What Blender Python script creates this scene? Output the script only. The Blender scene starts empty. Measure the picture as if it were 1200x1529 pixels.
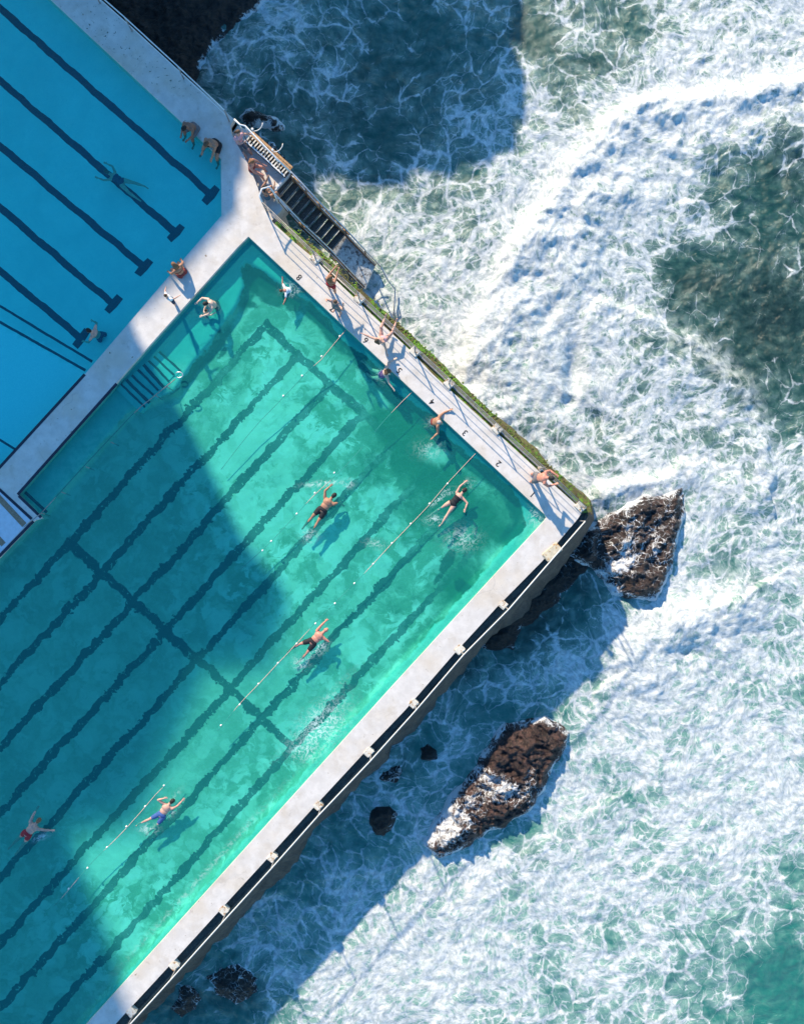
import bpy, bmesh, math, random
import numpy as np
from mathutils import Vector, Matrix
from mathutils.geometry import tessellate_polygon

# ------------------------------------------------------------------ camera, world, sun, exposure
S = bpy.context.scene
H = 36.0                                   # camera height over the pool deck (metres)
cam = bpy.data.objects.new('camera', bpy.data.cameras.new('camera'))
S.collection.objects.link(cam); S.camera = cam
cam.location = (0, 0, H)
cam.data.sensor_fit = 'VERTICAL'; cam.data.sensor_height = 36
cam.data.lens = 36 * H / (1529 / 36.0)
cam.data.clip_end = 3000
SUN_EL, SD = math.radians(30), Vector((0.415, -0.910, 0)).normalized()   # SD: where shadows fall
w = bpy.data.worlds.new("World"); S.world = w; w.use_nodes = True
nt = w.node_tree; bg = nt.nodes['Background']
sky = nt.nodes.new('ShaderNodeTexSky'); sky.sky_type = 'NISHITA'; sky.sun_disc = False
sky.sun_elevation = SUN_EL; sky.sun_rotation = math.atan2(-SD.x, -SD.y)
sky.ozone_density = 3.0; sky.air_density = 1.3; sky.dust_density = 0.3
hsv = nt.nodes.new('ShaderNodeHueSaturation'); hsv.inputs['Saturation'].default_value = 1.35
nt.links.new(sky.outputs[0], hsv.inputs['Color']); nt.links.new(hsv.outputs[0], bg.inputs[0]); bg.inputs[1].default_value = 0.135
sun = bpy.data.objects.new('sun', bpy.data.lights.new('sun', 'SUN')); S.collection.objects.link(sun)
sun.data.energy = 4.3; sun.data.angle = math.radians(0.9); sun.data.color = (1, 0.85, 0.64)
sdir = Vector((SD.x * math.cos(SUN_EL), SD.y * math.cos(SUN_EL), -math.sin(SUN_EL)))
sun.rotation_euler = sdir.to_track_quat('-Z', 'Y').to_euler()
S.view_settings.view_transform = 'Standard'; S.view_settings.look = 'None'
S.view_settings.exposure = 0.80; S.view_settings.gamma = 1
S.render.engine = 'CYCLES'
S.cycles.max_bounces = 6; S.cycles.transparent_max_bounces = 12
S.cycles.use_denoising = True

SEA = -3.6
FZ = -0.78                                 # deep floor of the green pool
rng = random.Random(7)

def P(px, py, z=0.0):                      # photograph coordinates -> the point at height z
    k = (H - z) / H / 36.0
    return Vector(((px - 600) * k, -(py - 764.5) * k, z))

# ------------------------------------------------------------------ object helpers
def link(o, parent=None):
    S.collection.objects.link(o)
    if parent is not None: o.parent = parent
    return o
def mesh_obj(name, verts, faces, mat=None, parent=None, smooth=False):
    me = bpy.data.meshes.new(name)
    me.from_pydata([tuple(v) for v in verts], [], faces); me.update()
    if mat: me.materials.append(mat)
    if smooth: me.polygons.foreach_set('use_smooth', [True] * len(me.polygons))
    return link(bpy.data.objects.new(name, me), parent)
def bm_obj(name, bm, mat=None, parent=None, smooth=False):
    me = bpy.data.meshes.new(name)
    bmesh.ops.recalc_face_normals(bm, faces=bm.faces)
    bm.to_mesh(me); bm.free()
    if mat: me.materials.append(mat)
    if smooth: me.polygons.foreach_set('use_smooth', [True] * len(me.polygons))
    return link(bpy.data.objects.new(name, me), parent)
def tag(o, label=None, cat=None, group=None, kind=None):
    if label: o['label'] = label
    if cat: o['category'] = cat
    if group: o['group'] = group
    if kind: o['kind'] = kind
    return o
def thing(name, label, cat, loc=(0, 0, 0), group=None):
    o = bpy.data.objects.new(name, None); o.empty_display_size = 0.2
    link(o); o.location = loc
    return tag(o, label, cat, group)
def local(parent, v): return Vector(v) - parent.location

def add_box(bm, c, size, rotz=0.0, tilt=None, bevel=0.0):
    m = Matrix.Translation(c) @ Matrix.Rotation(rotz, 4, 'Z')
    if tilt is not None: m = m @ tilt
    r = bmesh.ops.create_cube(bm, size=1.0, matrix=m @ Matrix.Diagonal((size[0], size[1], size[2], 1)))
    if bevel:
        es = list({e for v in r['verts'] for e in v.link_edges})
        bmesh.ops.bevel(bm, geom=es, offset=bevel, segments=2, affect='EDGES')
def add_tube(bm, pts, r, seg=8):
    pts = [Vector(p) for p in pts]; rings = []
    for i, p in enumerate(pts):
        d = (pts[min(i + 1, len(pts) - 1)] - pts[max(i - 1, 0)]).normalized()
        a = d.cross(Vector((0, 0, 1)))
        if a.length < 1e-3: a = d.cross(Vector((1, 0, 0)))
        a.normalize(); b = d.cross(a)
        rings.append([bm.verts.new(p + (a * math.cos(t) + b * math.sin(t)) * r)
                      for t in [2 * math.pi * k / seg for k in range(seg)]])
    for i in range(len(rings) - 1):
        for k in range(seg):
            bm.faces.new((rings[i][k], rings[i][(k + 1) % seg], rings[i + 1][(k + 1) % seg], rings[i + 1][k]))
    bm.faces.new(rings[0]); bm.faces.new(rings[-1][::-1])
def add_ball(bm, c, r, sub=1, scale=(1, 1, 1), rot=None):
    m = Matrix.Translation(c)
    if rot is not None: m = m @ rot.to_4x4()
    bmesh.ops.create_icosphere(bm, subdivisions=sub, radius=1, matrix=m @ Matrix.Diagonal((r * scale[0], r * scale[1], r * scale[2], 1)))

# ------------------------------------------------------------------ numpy noise, distance fields
_r = np.random.RandomState(11)
_perm = np.concatenate([_r.permutation(256)] * 2).astype(np.int64)
_ang = _r.rand(256) * 2 * np.pi; _gx, _gy = np.cos(_ang), np.sin(_ang)
def perlin(x, y, seed=0):
    x = x + seed * 17.31; y = y - seed * 9.77
    xi = np.floor(x).astype(np.int64); yi = np.floor(y).astype(np.int64)
    xf, yf = x - xi, y - yi
    u = xf ** 3 * (xf * (xf * 6 - 15) + 10); v = yf ** 3 * (yf * (yf * 6 - 15) + 10)
    def g(ix, iy, fx, fy):
        h = _perm[(_perm[(ix + seed) & 255] + iy) & 255]
        return _gx[h] * fx + _gy[h] * fy
    a = g(xi, yi, xf, yf); b = g(xi + 1, yi, xf - 1, yf)
    c = g(xi, yi + 1, xf, yf - 1); d = g(xi + 1, yi + 1, xf - 1, yf - 1)
    return ((a + u * (b - a)) + v * ((c + u * (d - c)) - (a + u * (b - a)))) * 1.41
def fbm(x, y, oct=4, seed=0, gain=0.5):
    s = 0; a = 1; t = 0
    for i in range(oct):
        s = s + a * perlin(x * 2 ** i, y * 2 ** i, seed + i); t += a; a *= gain
    return s / t
def ridged(x, y, oct=4, seed=0):
    s = 0; a = 1; t = 0
    for i in range(oct):
        s = s + a * (1 - np.abs(perlin(x * 2 ** i, y * 2 ** i, seed + i)) * 1.6); t += a; a *= 0.55
    return s / t
def sstep(a, b, x):
    t = np.clip((x - a) / (b - a), 0, 1); return t * t * (3 - 2 * t)
def sdf_poly(x, y, poly):                  # + inside, - outside
    d = np.full(x.shape, 1e9); ins = np.zeros(x.shape, bool); n = len(poly)
    for i in range(n):
        x0, y0 = poly[i]; x1, y1 = poly[(i + 1) % n]
        ex, ey = x1 - x0, y1 - y0
        t = np.clip(((x - x0) * ex + (y - y0) * ey) / (ex * ex + ey * ey + 1e-12), 0, 1)
        d = np.minimum(d, np.hypot(x - x0 - ex * t, y - y0 - ey * t))
        c = ((y0 > y) != (y1 > y))
        with np.errstate(divide='ignore', invalid='ignore'):
            xx = (x1 - x0) * (y - y0) / ((y1 - y0) if y1 != y0 else 1e-9) + x0
        ins ^= (c & (x < xx))
    return np.where(ins, d, -d)
def dist_line(x, y, pts):                  # distance and signed side to a polyline
    d = np.full(x.shape, 1e9); s = np.zeros(x.shape)
    for (x0, y0), (x1, y1) in zip(pts[:-1], pts[1:]):
        ex, ey = x1 - x0, y1 - y0
        t = np.clip(((x - x0) * ex + (y - y0) * ey) / (ex * ex + ey * ey), 0, 1)
        dd = np.hypot(x - x0 - ex * t, y - y0 - ey * t)
        side = np.sign(ex * (y - y0) - ey * (x - x0))
        s = np.where(dd < d, side, s); d = np.minimum(d, dd)
    return d, s
def W2(pts, z): return [tuple(P(a, b, z).xy) for a, b in pts]

def grid_obj(name, x0, x1, y0, y1, step, zfun, attrs, mat, keep=None, parent=None):
    nx = int((x1 - x0) / step) + 1; ny = int((y1 - y0) / step) + 1
    X, Y = np.meshgrid(np.linspace(x0, x1, nx), np.linspace(y0, y1, ny))
    A = attrs(X, Y); Z = zfun(X, Y, A)
    idx = np.arange(nx * ny).reshape(ny, nx)
    q = np.stack([idx[:-1, :-1], idx[:-1, 1:], idx[1:, 1:], idx[1:, :-1]], -1).reshape(-1, 4)
    co = np.stack([X, Y, Z], -1).reshape(-1, 3)
    A = {k: v.reshape(nx * ny, -1) for k, v in A.items()}
    if keep is not None:
        kv = keep(X, Y).reshape(-1); q = q[kv[q].any(1)]
        used = np.unique(q); m = np.full(nx * ny, -1); m[used] = np.arange(len(used))
        q = m[q]; co = co[used]; A = {k: v[used] for k, v in A.items()}
    me = bpy.data.meshes.new(name)
    me.vertices.add(len(co)); me.vertices.foreach_set('co', co.astype(np.float32).ravel())
    me.loops.add(q.size); me.loops.foreach_set('vertex_index', q.astype(np.int32).ravel())
    me.polygons.add(len(q)); me.polygons.foreach_set('loop_start', np.arange(0, q.size, 4, dtype=np.int32))
    me.polygons.foreach_set('use_smooth', np.ones(len(q), bool))
    me.update(calc_edges=True)
    for k, v in A.items():
        if v.shape[1] == 1:
            a = me.attributes.new(k, 'FLOAT', 'POINT'); a.data.foreach_set('value', v.astype(np.float32).ravel())
        else:
            a = me.attributes.new(k, 'FLOAT_VECTOR', 'POINT'); a.data.foreach_set('vector', v.astype(np.float32).ravel())
    me.materials.append(mat)
    return link(bpy.data.objects.new(name, me), parent)

# ------------------------------------------------------------------ node helpers
class NT:
    def __init__(s, name):
        s.m = bpy.data.materials.new(name); s.m.use_nodes = True
        s.t = s.m.node_tree; s.t.nodes.clear()
        s.out = s.t.nodes.new('ShaderNodeOutputMaterial')
    def n(s, typ, ins=None, out=0, **props):
        nd = s.t.nodes.new('ShaderNode' + typ)
        for k, v in props.items(): setattr(nd, k, v)
        for k, v in (ins or {}).items(): s.put(nd.inputs[k], v)
        return nd.outputs[out]
    def put(s, sock, v):
        if isinstance(v, bpy.types.NodeSocket): s.t.links.new(v, sock)
        elif v is not None:
            try: sock.default_value = v
            except Exception: sock.default_value = tuple(v) + (1,) if len(v) == 3 else v[0]
    def math(s, op, a, b=None, c=None, clamp=False):
        d = {0: a}
        if b is not None: d[1] = b
        if c is not None: d[2] = c
        return s.n('Math', d, operation=op, use_clamp=clamp)
    def vmath(s, op, a, b=None, scale=None):
        nd = s.t.nodes.new('ShaderNodeVectorMath'); nd.operation = op
        s.put(nd.inputs[0], a)
        if b is not None: s.put(nd.inputs[1], b)
        if scale is not None: s.put(nd.inputs['Scale'], scale)
        return nd.outputs['Value'] if op in ('LENGTH', 'DOT_PRODUCT', 'DISTANCE') else nd.outputs[0]
    def ramp(s, x, a, b, c0=0.0, c1=1.0):
        return s.n('MapRange', {'Value': x, 'From Min': a, 'From Max': b, 'To Min': c0, 'To Max': c1}, interpolation_type='SMOOTHSTEP')
    def mix(s, f, a, b, blend='MIX'):
        nd = s.t.nodes.new('ShaderNodeMix'); nd.data_type = 'RGBA'; nd.blend_type = blend
        s.put(nd.inputs['Factor'], f)
        for k, v in (('A', a), ('B', b)):
            sk = [i for i in nd.inputs if i.name == k and i.type == 'RGBA'][0]
            s.put(sk, v)
        return [o for o in nd.outputs if o.type == 'RGBA'][0]
    def noise(s, vec, scale, detail=4, rough=0.55, dist=0.0, out='Fac', typ='FBM'):
        nd = s.t.nodes.new('ShaderNodeTexNoise'); nd.noise_dimensions = '3D'; nd.noise_type = typ
        s.put(nd.inputs['Vector'], vec); s.put(nd.inputs['Scale'], scale); nd.inputs['Detail'].default_value = detail
        nd.inputs['Roughness'].default_value = rough; nd.inputs['Distortion'].default_value = dist
        return nd.outputs[out]
    def voro(s, vec, scale, feature='DISTANCE_TO_EDGE', out='Distance', rnd=1.0):
        nd = s.t.nodes.new('ShaderNodeTexVoronoi'); nd.feature = feature; nd.voronoi_dimensions = '2D'
        s.put(nd.inputs['Vector'], vec); s.put(nd.inputs['Scale'], scale); nd.inputs['Randomness'].default_value = rnd
        return nd.outputs[out]
    def warp(s, vec, scale, amount, detail=2):
        c = s.noise(vec, scale, detail, 0.5, out='Color')
        c = s.vmath('SUBTRACT', c, (0.5, 0.5, 0.5))
        return s.vmath('ADD', vec, s.vmath('SCALE', c, scale=amount))
    def attr(s, name, vec=False):
        nd = s.t.nodes.new('ShaderNodeAttribute'); nd.attribute_name = name
        return nd.outputs['Vector' if vec else 'Fac']
    def pos(s): return s.n('NewGeometry', out=0)
    def bump(s, h, strength=0.5, dist=0.05):
        return s.n('Bump', {'Height': h, 'Strength': strength, 'Distance': dist})
    def pbr(s, color, rough=0.6, normal=None, metal=0.0, spec=None, sss=None):
        nd = s.t.nodes.new('ShaderNodeBsdfPrincipled')
        s.put(nd.inputs['Base Color'], color); s.put(nd.inputs['Roughness'], rough); s.put(nd.inputs['Metallic'], metal)
        if normal is not None: s.put(nd.inputs['Normal'], normal)
        if spec is not None: s.put(nd.inputs['Specular IOR Level'], spec)
        return nd.outputs[0]
    def end(s, shader):
        s.t.links.new(shader, s.out.inputs[0]); return s.m

def simple(name, col, rough=0.6, var=0.12, scale=6.0, metal=0.0, bump=0.3, dirt=None):
    s = NT(name); p = s.pos()
    n1 = s.noise(p, scale, 5, 0.6)
    c = s.mix(s.ramp(n1, 0.3, 0.7), tuple(x * (1 - var) for x in col), tuple(min(1, x * (1 + var)) for x in col))
    if dirt:
        c = s.mix(s.ramp(s.noise(p, scale * 0.6, 6, 0.7), 0.52, 0.62), c, dirt)
    return s.end(s.pbr(c, rough, s.bump(n1, bump, 0.01), metal))

# ------------------------------------------------------------------ materials
def mat_deck():
    s = NT('painted_concrete'); p = s.pos()
    big = s.noise(p, 0.35, 5, 0.6); mid = s.noise(p, 2.2, 6, 0.65); fine = s.noise(p, 22, 4, 0.7)
    c = s.mix(s.ramp(mid, 0.35, 0.7), (0.60, 0.56, 0.525), (0.72, 0.675, 0.635))
    c = s.mix(s.math('MULTIPLY', s.ramp(big, 0.45, 0.66), 0.6), c, (0.60, 0.50, 0.38))
    c = s.mix(s.math('MULTIPLY', s.ramp(fine, 0.55, 0.72), 0.30), c, (0.45, 0.42, 0.39))
    ck = s.voro(s.warp(p, 1.4, 0.9, 4), 0.35)                       # hair cracks
    c = s.mix(s.math('MULTIPLY', s.ramp(ck, 0.012, 0.0), s.ramp(big, 0.5, 0.6, 0.0, 0.35)), c, (0.33, 0.30, 0.27))
    sp = s.noise(p, 5.5, 3, 0.55)                                    # lichen and weed specks
    c = s.mix(s.ramp(sp, 0.70, 0.73, 0.0, 0.9), c, (0.20, 0.13, 0.07))
    blot = s.noise(s.warp(p, 1.1, 0.8, 4), 1.0, 6, 0.7)
    c = s.mix(s.ramp(blot, 0.48, 0.70, 0.0, 0.5), c, (0.50, 0.43, 0.35))
    c = s.mix(s.ramp(s.noise(s.warp(p, 3, 0.3), 3.4, 5, 0.7), 0.60, 0.68, 0.0, 0.35), c, (0.34, 0.28, 0.22))
    msk = s.attr('grime')
    gr = s.ramp(s.math('ADD', s.noise(p, 6.0, 5, 0.65), s.math('MULTIPLY', msk, 0.09)), 0.705, 0.73)
    c = s.mix(s.math('MULTIPLY', gr, s.ramp(msk, 0.02, 0.2)), c, (0.05, 0.085, 0.06))
    return s.end(s.pbr(c, 0.75, s.bump(s.math('ADD', mid, s.math('MULTIPLY', fine, 0.5)), 0.35, 0.01)))

def mat_wall():
    s = NT('wet_dark_concrete'); p = s.pos()
    n = s.noise(p, 2.0, 6, 0.65); f = s.noise(p, 16, 5, 0.75)
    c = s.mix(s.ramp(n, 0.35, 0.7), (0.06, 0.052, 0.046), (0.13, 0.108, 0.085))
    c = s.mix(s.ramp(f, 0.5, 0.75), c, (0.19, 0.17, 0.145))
    return s.end(s.pbr(c, 0.6, s.bump(s.math('ADD', n, f), 0.9, 0.06)))

def mat_moss():
    s = NT('mossy_concrete'); p = s.pos()
    n = s.noise(p, 1.5, 5, 0.65); f = s.noise(p, 9, 5, 0.75); h = s.noise(p, 30, 3, 0.7)
    c = s.mix(s.ramp(n, 0.42, 0.58), (0.20, 0.13, 0.05), (0.10, 0.17, 0.03))
    c = s.mix(s.ramp(f, 0.45, 0.56), c, (0.17, 0.42, 0.02))
    c = s.mix(s.ramp(h, 0.55, 0.68), c, (0.30, 0.25, 0.10))
    c = s.mix(s.ramp(s.noise(p, 5, 5, 0.7), 0.54, 0.62), c, (0.05, 0.035, 0.02))
    c = s.mix(s.ramp(s.noise(p, 0.9, 4, 0.6), 0.48, 0.60, 0.0, 0.8), c, (0.15, 0.11, 0.05))
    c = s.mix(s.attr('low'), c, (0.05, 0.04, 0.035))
    return s.end(s.pbr(c, 0.8, s.bump(s.math('ADD', f, h), 1.0, 0.06)))

def mat_sea():
    s = NT('surf'); fl = s.attr('flow', True); p = s.pos()
    dens = s.attr('dens'); tint = s.attr('tint'); dark = s.attr('dark'); crest = s.attr('crest')
    w1 = s.warp(s.warp(fl, 0.9, 0.6, 3), 3.2, 0.26, 5)
    w2 = s.warp(w1, 8.0, 0.13, 4)
    w3 = s.warp(s.vmath('ADD', fl, (31.7, 12.1, 0)), 1.6, 0.5, 4)
    mod = s.noise(fl, 0.5, 4, 0.6)                                 # patchiness
    mod2 = s.noise(w3, 1.3, 3, 0.6)
    d = s.math('ADD', dens, s.math('MULTIPLY', s.math('SUBTRACT', mod, 0.5), 1.5))
    d = s.math('ADD', d, s.math('MULTIPLY', s.math('SUBTRACT', mod2, 0.5), 0.9))
    d = s.math('ADD', s.math('MULTIPLY', d, 0.74), 0.13)
    dc = s.math('MAXIMUM', d, 0.02)
    fn = s.noise(w1, 2.2, 8, 0.64, 0.0)
    gr = s.noise(w2, 10.0, 5, 0.75)
    jig = s.math('ADD', s.math('MULTIPLY', s.math('SUBTRACT', gr, 0.5), 0.16), s.math('MULTIPLY', s.math('SUBTRACT', fn, 0.5), 0.34))
    def lace(v, sc, off, gain, soft):                                # bubbly net: strands widen until only small holes are left
        q = s.math('MAXIMUM', s.math('ADD', s.math('SUBTRACT', d, off), s.math('MULTIPLY', s.math('SUBTRACT', s.noise(v, sc * 0.8, 4, 0.6), 0.5), 0.9)), 0.0)
        wd = s.math('MULTIPLY', s.math('POWER', q, 1.8), gain)
        wd = s.math('ADD', wd, s.math('MULTIPLY', jig, s.math('MINIMUM', q, 0.5)))
        return s.ramp(s.math('SUBTRACT', wd, s.voro(v, sc)), -0.005, soft)
    l1 = lace(w1, 1.0, -0.02, 0.40, 0.10); l2 = lace(w2, 2.2, 0.08, 0.46, 0.12); l3 = lace(w3, 5.0, 0.14, 0.50, 0.16)
    cloud = s.ramp(s.math('ADD', fn, s.math('MULTIPLY', d, 0.5)), 0.94, 1.06)
    foam = s.math('MAXIMUM', s.math('MAXIMUM', l1, s.math('MULTIPLY', l2, 0.92)), s.math('MAXIMUM', s.math('MULTIPLY', l3, 0.72), cloud))
    foam = s.math('MULTIPLY', foam, s.ramp(gr, 0.28, 0.52, 0.72, 1.0))
    foam = s.math('ADD', foam, s.math('MULTIPLY', crest, s.ramp(fn, 0.36, 0.58, 0.1, 1.0)), clamp=True)
    rd = fn
    milk = s.ramp(s.math('ADD', d, s.math('MULTIPLY', s.math('SUBTRACT', rd, 0.5), 0.8)), 0.05, 0.95)
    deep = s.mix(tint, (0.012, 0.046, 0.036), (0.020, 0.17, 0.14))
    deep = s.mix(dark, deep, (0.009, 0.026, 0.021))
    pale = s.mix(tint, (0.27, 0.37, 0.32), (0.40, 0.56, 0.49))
    wc = s.mix(s.math('MULTIPLY', milk, 0.85), deep, pale)
    sd = s.ramp(s.noise(fl, 2.2, 6, 0.6), 0.35, 0.7)
    wc = s.mix(s.math('MULTIPLY', sd, 0.11), wc, (0.26, 0.45, 0.38))
    fc = s.mix(s.ramp(s.noise(w3, 5, 6, 0.7), 0.3, 0.7), (0.34, 0.40, 0.40), (0.80, 0.81, 0.80))
    col = s.mix(foam, wc, fc)
    rip = s.noise(w1, 2.5, 5, 0.6); mic = s.noise(w2, 8, 6, 0.7)
    hgt = s.math('ADD', rip, s.math('MULTIPLY', mic, 0.9))
    ro = s.math('ADD', 0.18, s.math('MULTIPLY', foam, 0.6))
    return s.end(s.pbr(col, ro, s.bump(hgt, 0.55, 0.09), spec=0.4))

def mat_rock():
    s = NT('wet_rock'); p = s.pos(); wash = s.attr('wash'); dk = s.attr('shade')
    a = s.noise(p, 1.2, 6, 0.65); b = s.noise(s.warp(p, 2, 0.5), 5.5, 7, 0.75)
    st = s.noise(s.vmath('MULTIPLY', s.warp(p, 1, 0.6), (2.2, 5.0, 3.0)), 1.6, 6, 0.7)
    c = s.mix(s.ramp(a, 0.35, 0.65), (0.045, 0.026, 0.024), (0.13, 0.070, 0.058))
    c = s.mix(s.ramp(st, 0.55, 0.72, 0.0, 0.8), c, (0.25, 0.155, 0.12))
    c = s.mix(s.ramp(b, 0.56, 0.42), c, (0.018, 0.012, 0.012))
    ckr = s.voro(s.warp(p, 2.5, 0.5, 4), 1.6)
    c = s.mix(s.ramp(ckr, 0.03, 0.0, 0.0, 0.5), c, (0.010, 0.007, 0.007))
    c = s.mix(s.ramp(s.noise(p, 14, 5, 0.75), 0.5, 0.72, 0.0, 0.5), c, (0.26, 0.18, 0.14))
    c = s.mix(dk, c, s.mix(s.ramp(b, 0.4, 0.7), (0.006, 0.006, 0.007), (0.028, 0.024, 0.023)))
    w1 = s.warp(s.warp(p, 0.9, 0.8, 3), 4, 0.3, 3)
    mod = s.math('ADD', wash, s.math('MULTIPLY', s.math('SUBTRACT', s.noise(p, 0.9, 4, 0.6), 0.5), 0.9))
    mc = s.math('MAXIMUM', mod, 0.0)
    def lace(sc, k):
        e = s.voro(w1, sc); t = s.math('SUBTRACT', 1.0, s.math('DIVIDE', e, s.math('ADD', s.math('MULTIPLY', mc, k), 0.0005)))
        return s.ramp(t, 0.0, 0.8)
    rd = s.noise(w1, 3.4, 7, 0.7, 0.8)
    f = s.math('MAXIMUM', s.math('MULTIPLY', s.math('MAXIMUM', lace(1.5, 0.15), lace(4.5, 0.26)), s.ramp(s.noise(w1, 2.6, 5, 0.7), 0.42, 0.58)), s.ramp(s.math('ADD', rd, s.math('MULTIPLY', mod, 0.34)), 0.64, 0.78))
    f = s.math('MULTIPLY', f, s.ramp(mod, 0.02, 0.25), clamp=True)
    c = s.mix(f, c, (0.82, 0.84, 0.86))
    hg = s.math('ADD', s.math('ADD', a, b), s.math('MULTIPLY', st, 0.7))
    return s.end(s.pbr(c, 0.45, s.bump(hg, 1.0, 0.14)))

def line_uv(s, p, ang):                      # coordinates along and across the lanes
    ca, sa = math.cos(ang), math.sin(ang)
    return s.vmath('DOT_PRODUCT', p, (ca, sa, 0)), s.vmath('DOT_PRODUCT', p, (-sa, ca, 0))
def band(s, x, c, hw, soft=0.03):            # 1 within hw of c
    return s.ramp(s.math('ABSOLUTE', s.math('SUBTRACT', x, c)), hw + soft, hw - soft)

def mat_bigfloor():
    s = NT('old_pool_floor'); p = s.pos()
    deep = s.attr('deep'); murk = s.attr('murk'); lite = s.attr('lite')
    wp = s.warp(s.warp(p, 0.9, 0.34, 2), 3.6, 0.24, 3)
    e = s.math('ADD', deep, s.math('MULTIPLY', s.math('SUBTRACT', s.noise(wp, 1.3, 5, 0.6), 0.5), 0.55))
    ind = s.ramp(e, -0.03, 0.05)
    n1 = s.noise(wp, 0.55, 5, 0.6); n2 = s.noise(wp, 1.7, 6, 0.65)
    pt = s.voro(s.warp(wp, 1.1, 0.7, 4), 0.75, 'F1', 'Color'); ptg = s.n('SeparateColor', {0: pt})
    cl = s.noise(s.warp(wp, 0.7, 1.0, 3), 0.9, 7, 0.68, 0.5)           # drifting sand and growth, with painted caustic light patches
    amp = s.math('ADD', 0.22, s.math('MULTIPLY', s.attr('act'), 0.78))  # mottling painted stronger over the sunlit part of the floor
    c = s.mix(s.ramp(n1, 0.36, 0.62), (0.34, 0.46, 0.34), (0.42, 0.53, 0.40))
    c = s.mix(s.math('MULTIPLY', s.attr('act'), 0.8), c, (0.20, 0.38, 0.22))
    c = s.mix(s.math('MULTIPLY', s.ramp(s.math('ADD', cl, s.math('MULTIPLY', s.attr('lite'), 0.10)), 0.46, 0.60), amp), c, (0.80, 0.85, 0.68))
    wq = s.warp(wp, 1.6, 0.9, 6)
    pf = s.voro(wq, 0.85, 'F1'); pg = s.voro(s.vmath('ADD', wq, (7.3, 2.2, 0)), 1.9, 'F1')
    patch = s.math('MAXIMUM', s.math('MULTIPLY', s.ramp(pf, 0.44, 0.34), s.ramp(cl, 0.46, 0.52)), s.math('MULTIPLY', s.math('MULTIPLY', s.ramp(pg, 0.42, 0.30), s.ramp(n1, 0.42, 0.55)), 0.6))
    c = s.mix(s.math('MULTIPLY', s.math('MULTIPLY', patch, amp), s.ramp(n2, 0.25, 0.6, 0.5, 1.0)), c, (0.96, 0.97, 0.88))
    c = s.mix(s.math('MULTIPLY', s.ramp(n2, 0.50, 0.72, 0.0, 0.6), amp), c, (0.14, 0.30, 0.18))
    fg = s.noise(wp, 7.0, 5, 0.75)
    c = s.mix(s.ramp(fg, 0.45, 0.7, 0.0, 0.22), c, (0.75, 0.80, 0.66))
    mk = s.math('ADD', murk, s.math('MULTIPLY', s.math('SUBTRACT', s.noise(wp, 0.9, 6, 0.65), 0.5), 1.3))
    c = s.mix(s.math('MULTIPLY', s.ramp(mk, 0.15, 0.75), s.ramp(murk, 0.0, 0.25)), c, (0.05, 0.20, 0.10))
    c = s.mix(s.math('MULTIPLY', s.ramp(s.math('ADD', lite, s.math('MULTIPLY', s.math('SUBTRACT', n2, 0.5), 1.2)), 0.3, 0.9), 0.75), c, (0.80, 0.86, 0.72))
    net = s.voro(s.warp(wp, 2.2, 0.35, 3), 1.9)  # bright caustic net painted faintly into the floor colour
    c = s.mix(s.math('MULTIPLY', s.math('MULTIPLY', s.ramp(net, 0.10, 0.0), amp), 0.03), c, (0.95, 0.97, 0.88))
    # lane lines, seen through moving water
    ang = math.atan2(0.742, 0.67)
    wl0 = s.warp(s.warp(p, 0.45, 0.28, 1), 2.2, 0.40, 2)
    wl = s.mix(s.ramp(s.noise(p, 0.7, 3, 0.5), 0.42, 0.62), wl0, s.warp(wl0, 7.0, 0.40, 3))
    u, v = line_uv(s, wl, ang)
    O = P(105, 810, FZ); va = lambda q: -math.sin(ang) * q.x + math.cos(ang) * q.y
    ua = lambda q: math.cos(ang) * q.x + math.sin(ang) * q.y
    v0 = va(O); vN = va(P(440, 1115, FZ)); pitch = (v0 - vN) / 7
    k = s.math('DIVIDE', s.math('SUBTRACT', v0, v), pitch)
    fr = s.math('ABSOLUTE', s.math('SUBTRACT', k, s.math('ROUND', k)))
    ln = s.ramp(fr, 0.098, 0.082)
    ln = s.math('MULTIPLY', ln, s.math('MULTIPLY', s.ramp(k, -0.5, -0.45), s.ramp(k, 7.5, 7.45)))
    uE = ua(P(402, 490, FZ)); uC = ua(P(270, 962, FZ))
    ln = s.math('MULTIPLY', ln, s.ramp(u, uE + 0.1, uE - 0.05))
    inside = s.math('MULTIPLY', s.ramp(k, -0.12, -0.08), s.ramp(k, 7.12, 7.08))
    cr = s.math('MULTIPLY', s.math('MAXIMUM', band(s, u, uC, 0.19), band(s, u, uE, 0.20)), inside)
    ln = s.math('MAXIMUM', ln, cr)
    brk = s.ramp(s.noise(s.vmath('MULTIPLY', wl, (1, 1, 1)), 7.0, 4, 0.6), 0.30, 0.40)
    fade = s.math('MULTIPLY', s.ramp(murk, 0.85, 0.15, 0.12, 0.93), s.ramp(s.attr('act'), 0.3, 1.0, 1.0, 0.80))
    c = s.mix(s.math('MULTIPLY', s.math('MULTIPLY', ln, brk), fade), c, (0.012, 0.075, 0.070))
    # drop from the shelf: shade painted as a dark band in the deep part
    bandw = s.math('MULTIPLY', s.ramp(e, 0.75, 0.25), s.attr('drop_shade'))
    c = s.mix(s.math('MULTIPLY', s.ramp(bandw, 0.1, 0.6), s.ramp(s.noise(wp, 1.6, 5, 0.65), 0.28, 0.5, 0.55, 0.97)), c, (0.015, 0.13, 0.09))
    dk = s.attr('rock')
    dk = s.math('ADD', dk, s.math('MULTIPLY', s.math('SUBTRACT', s.noise(wp, 1.8, 6, 0.7), 0.5), 1.1))
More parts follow.
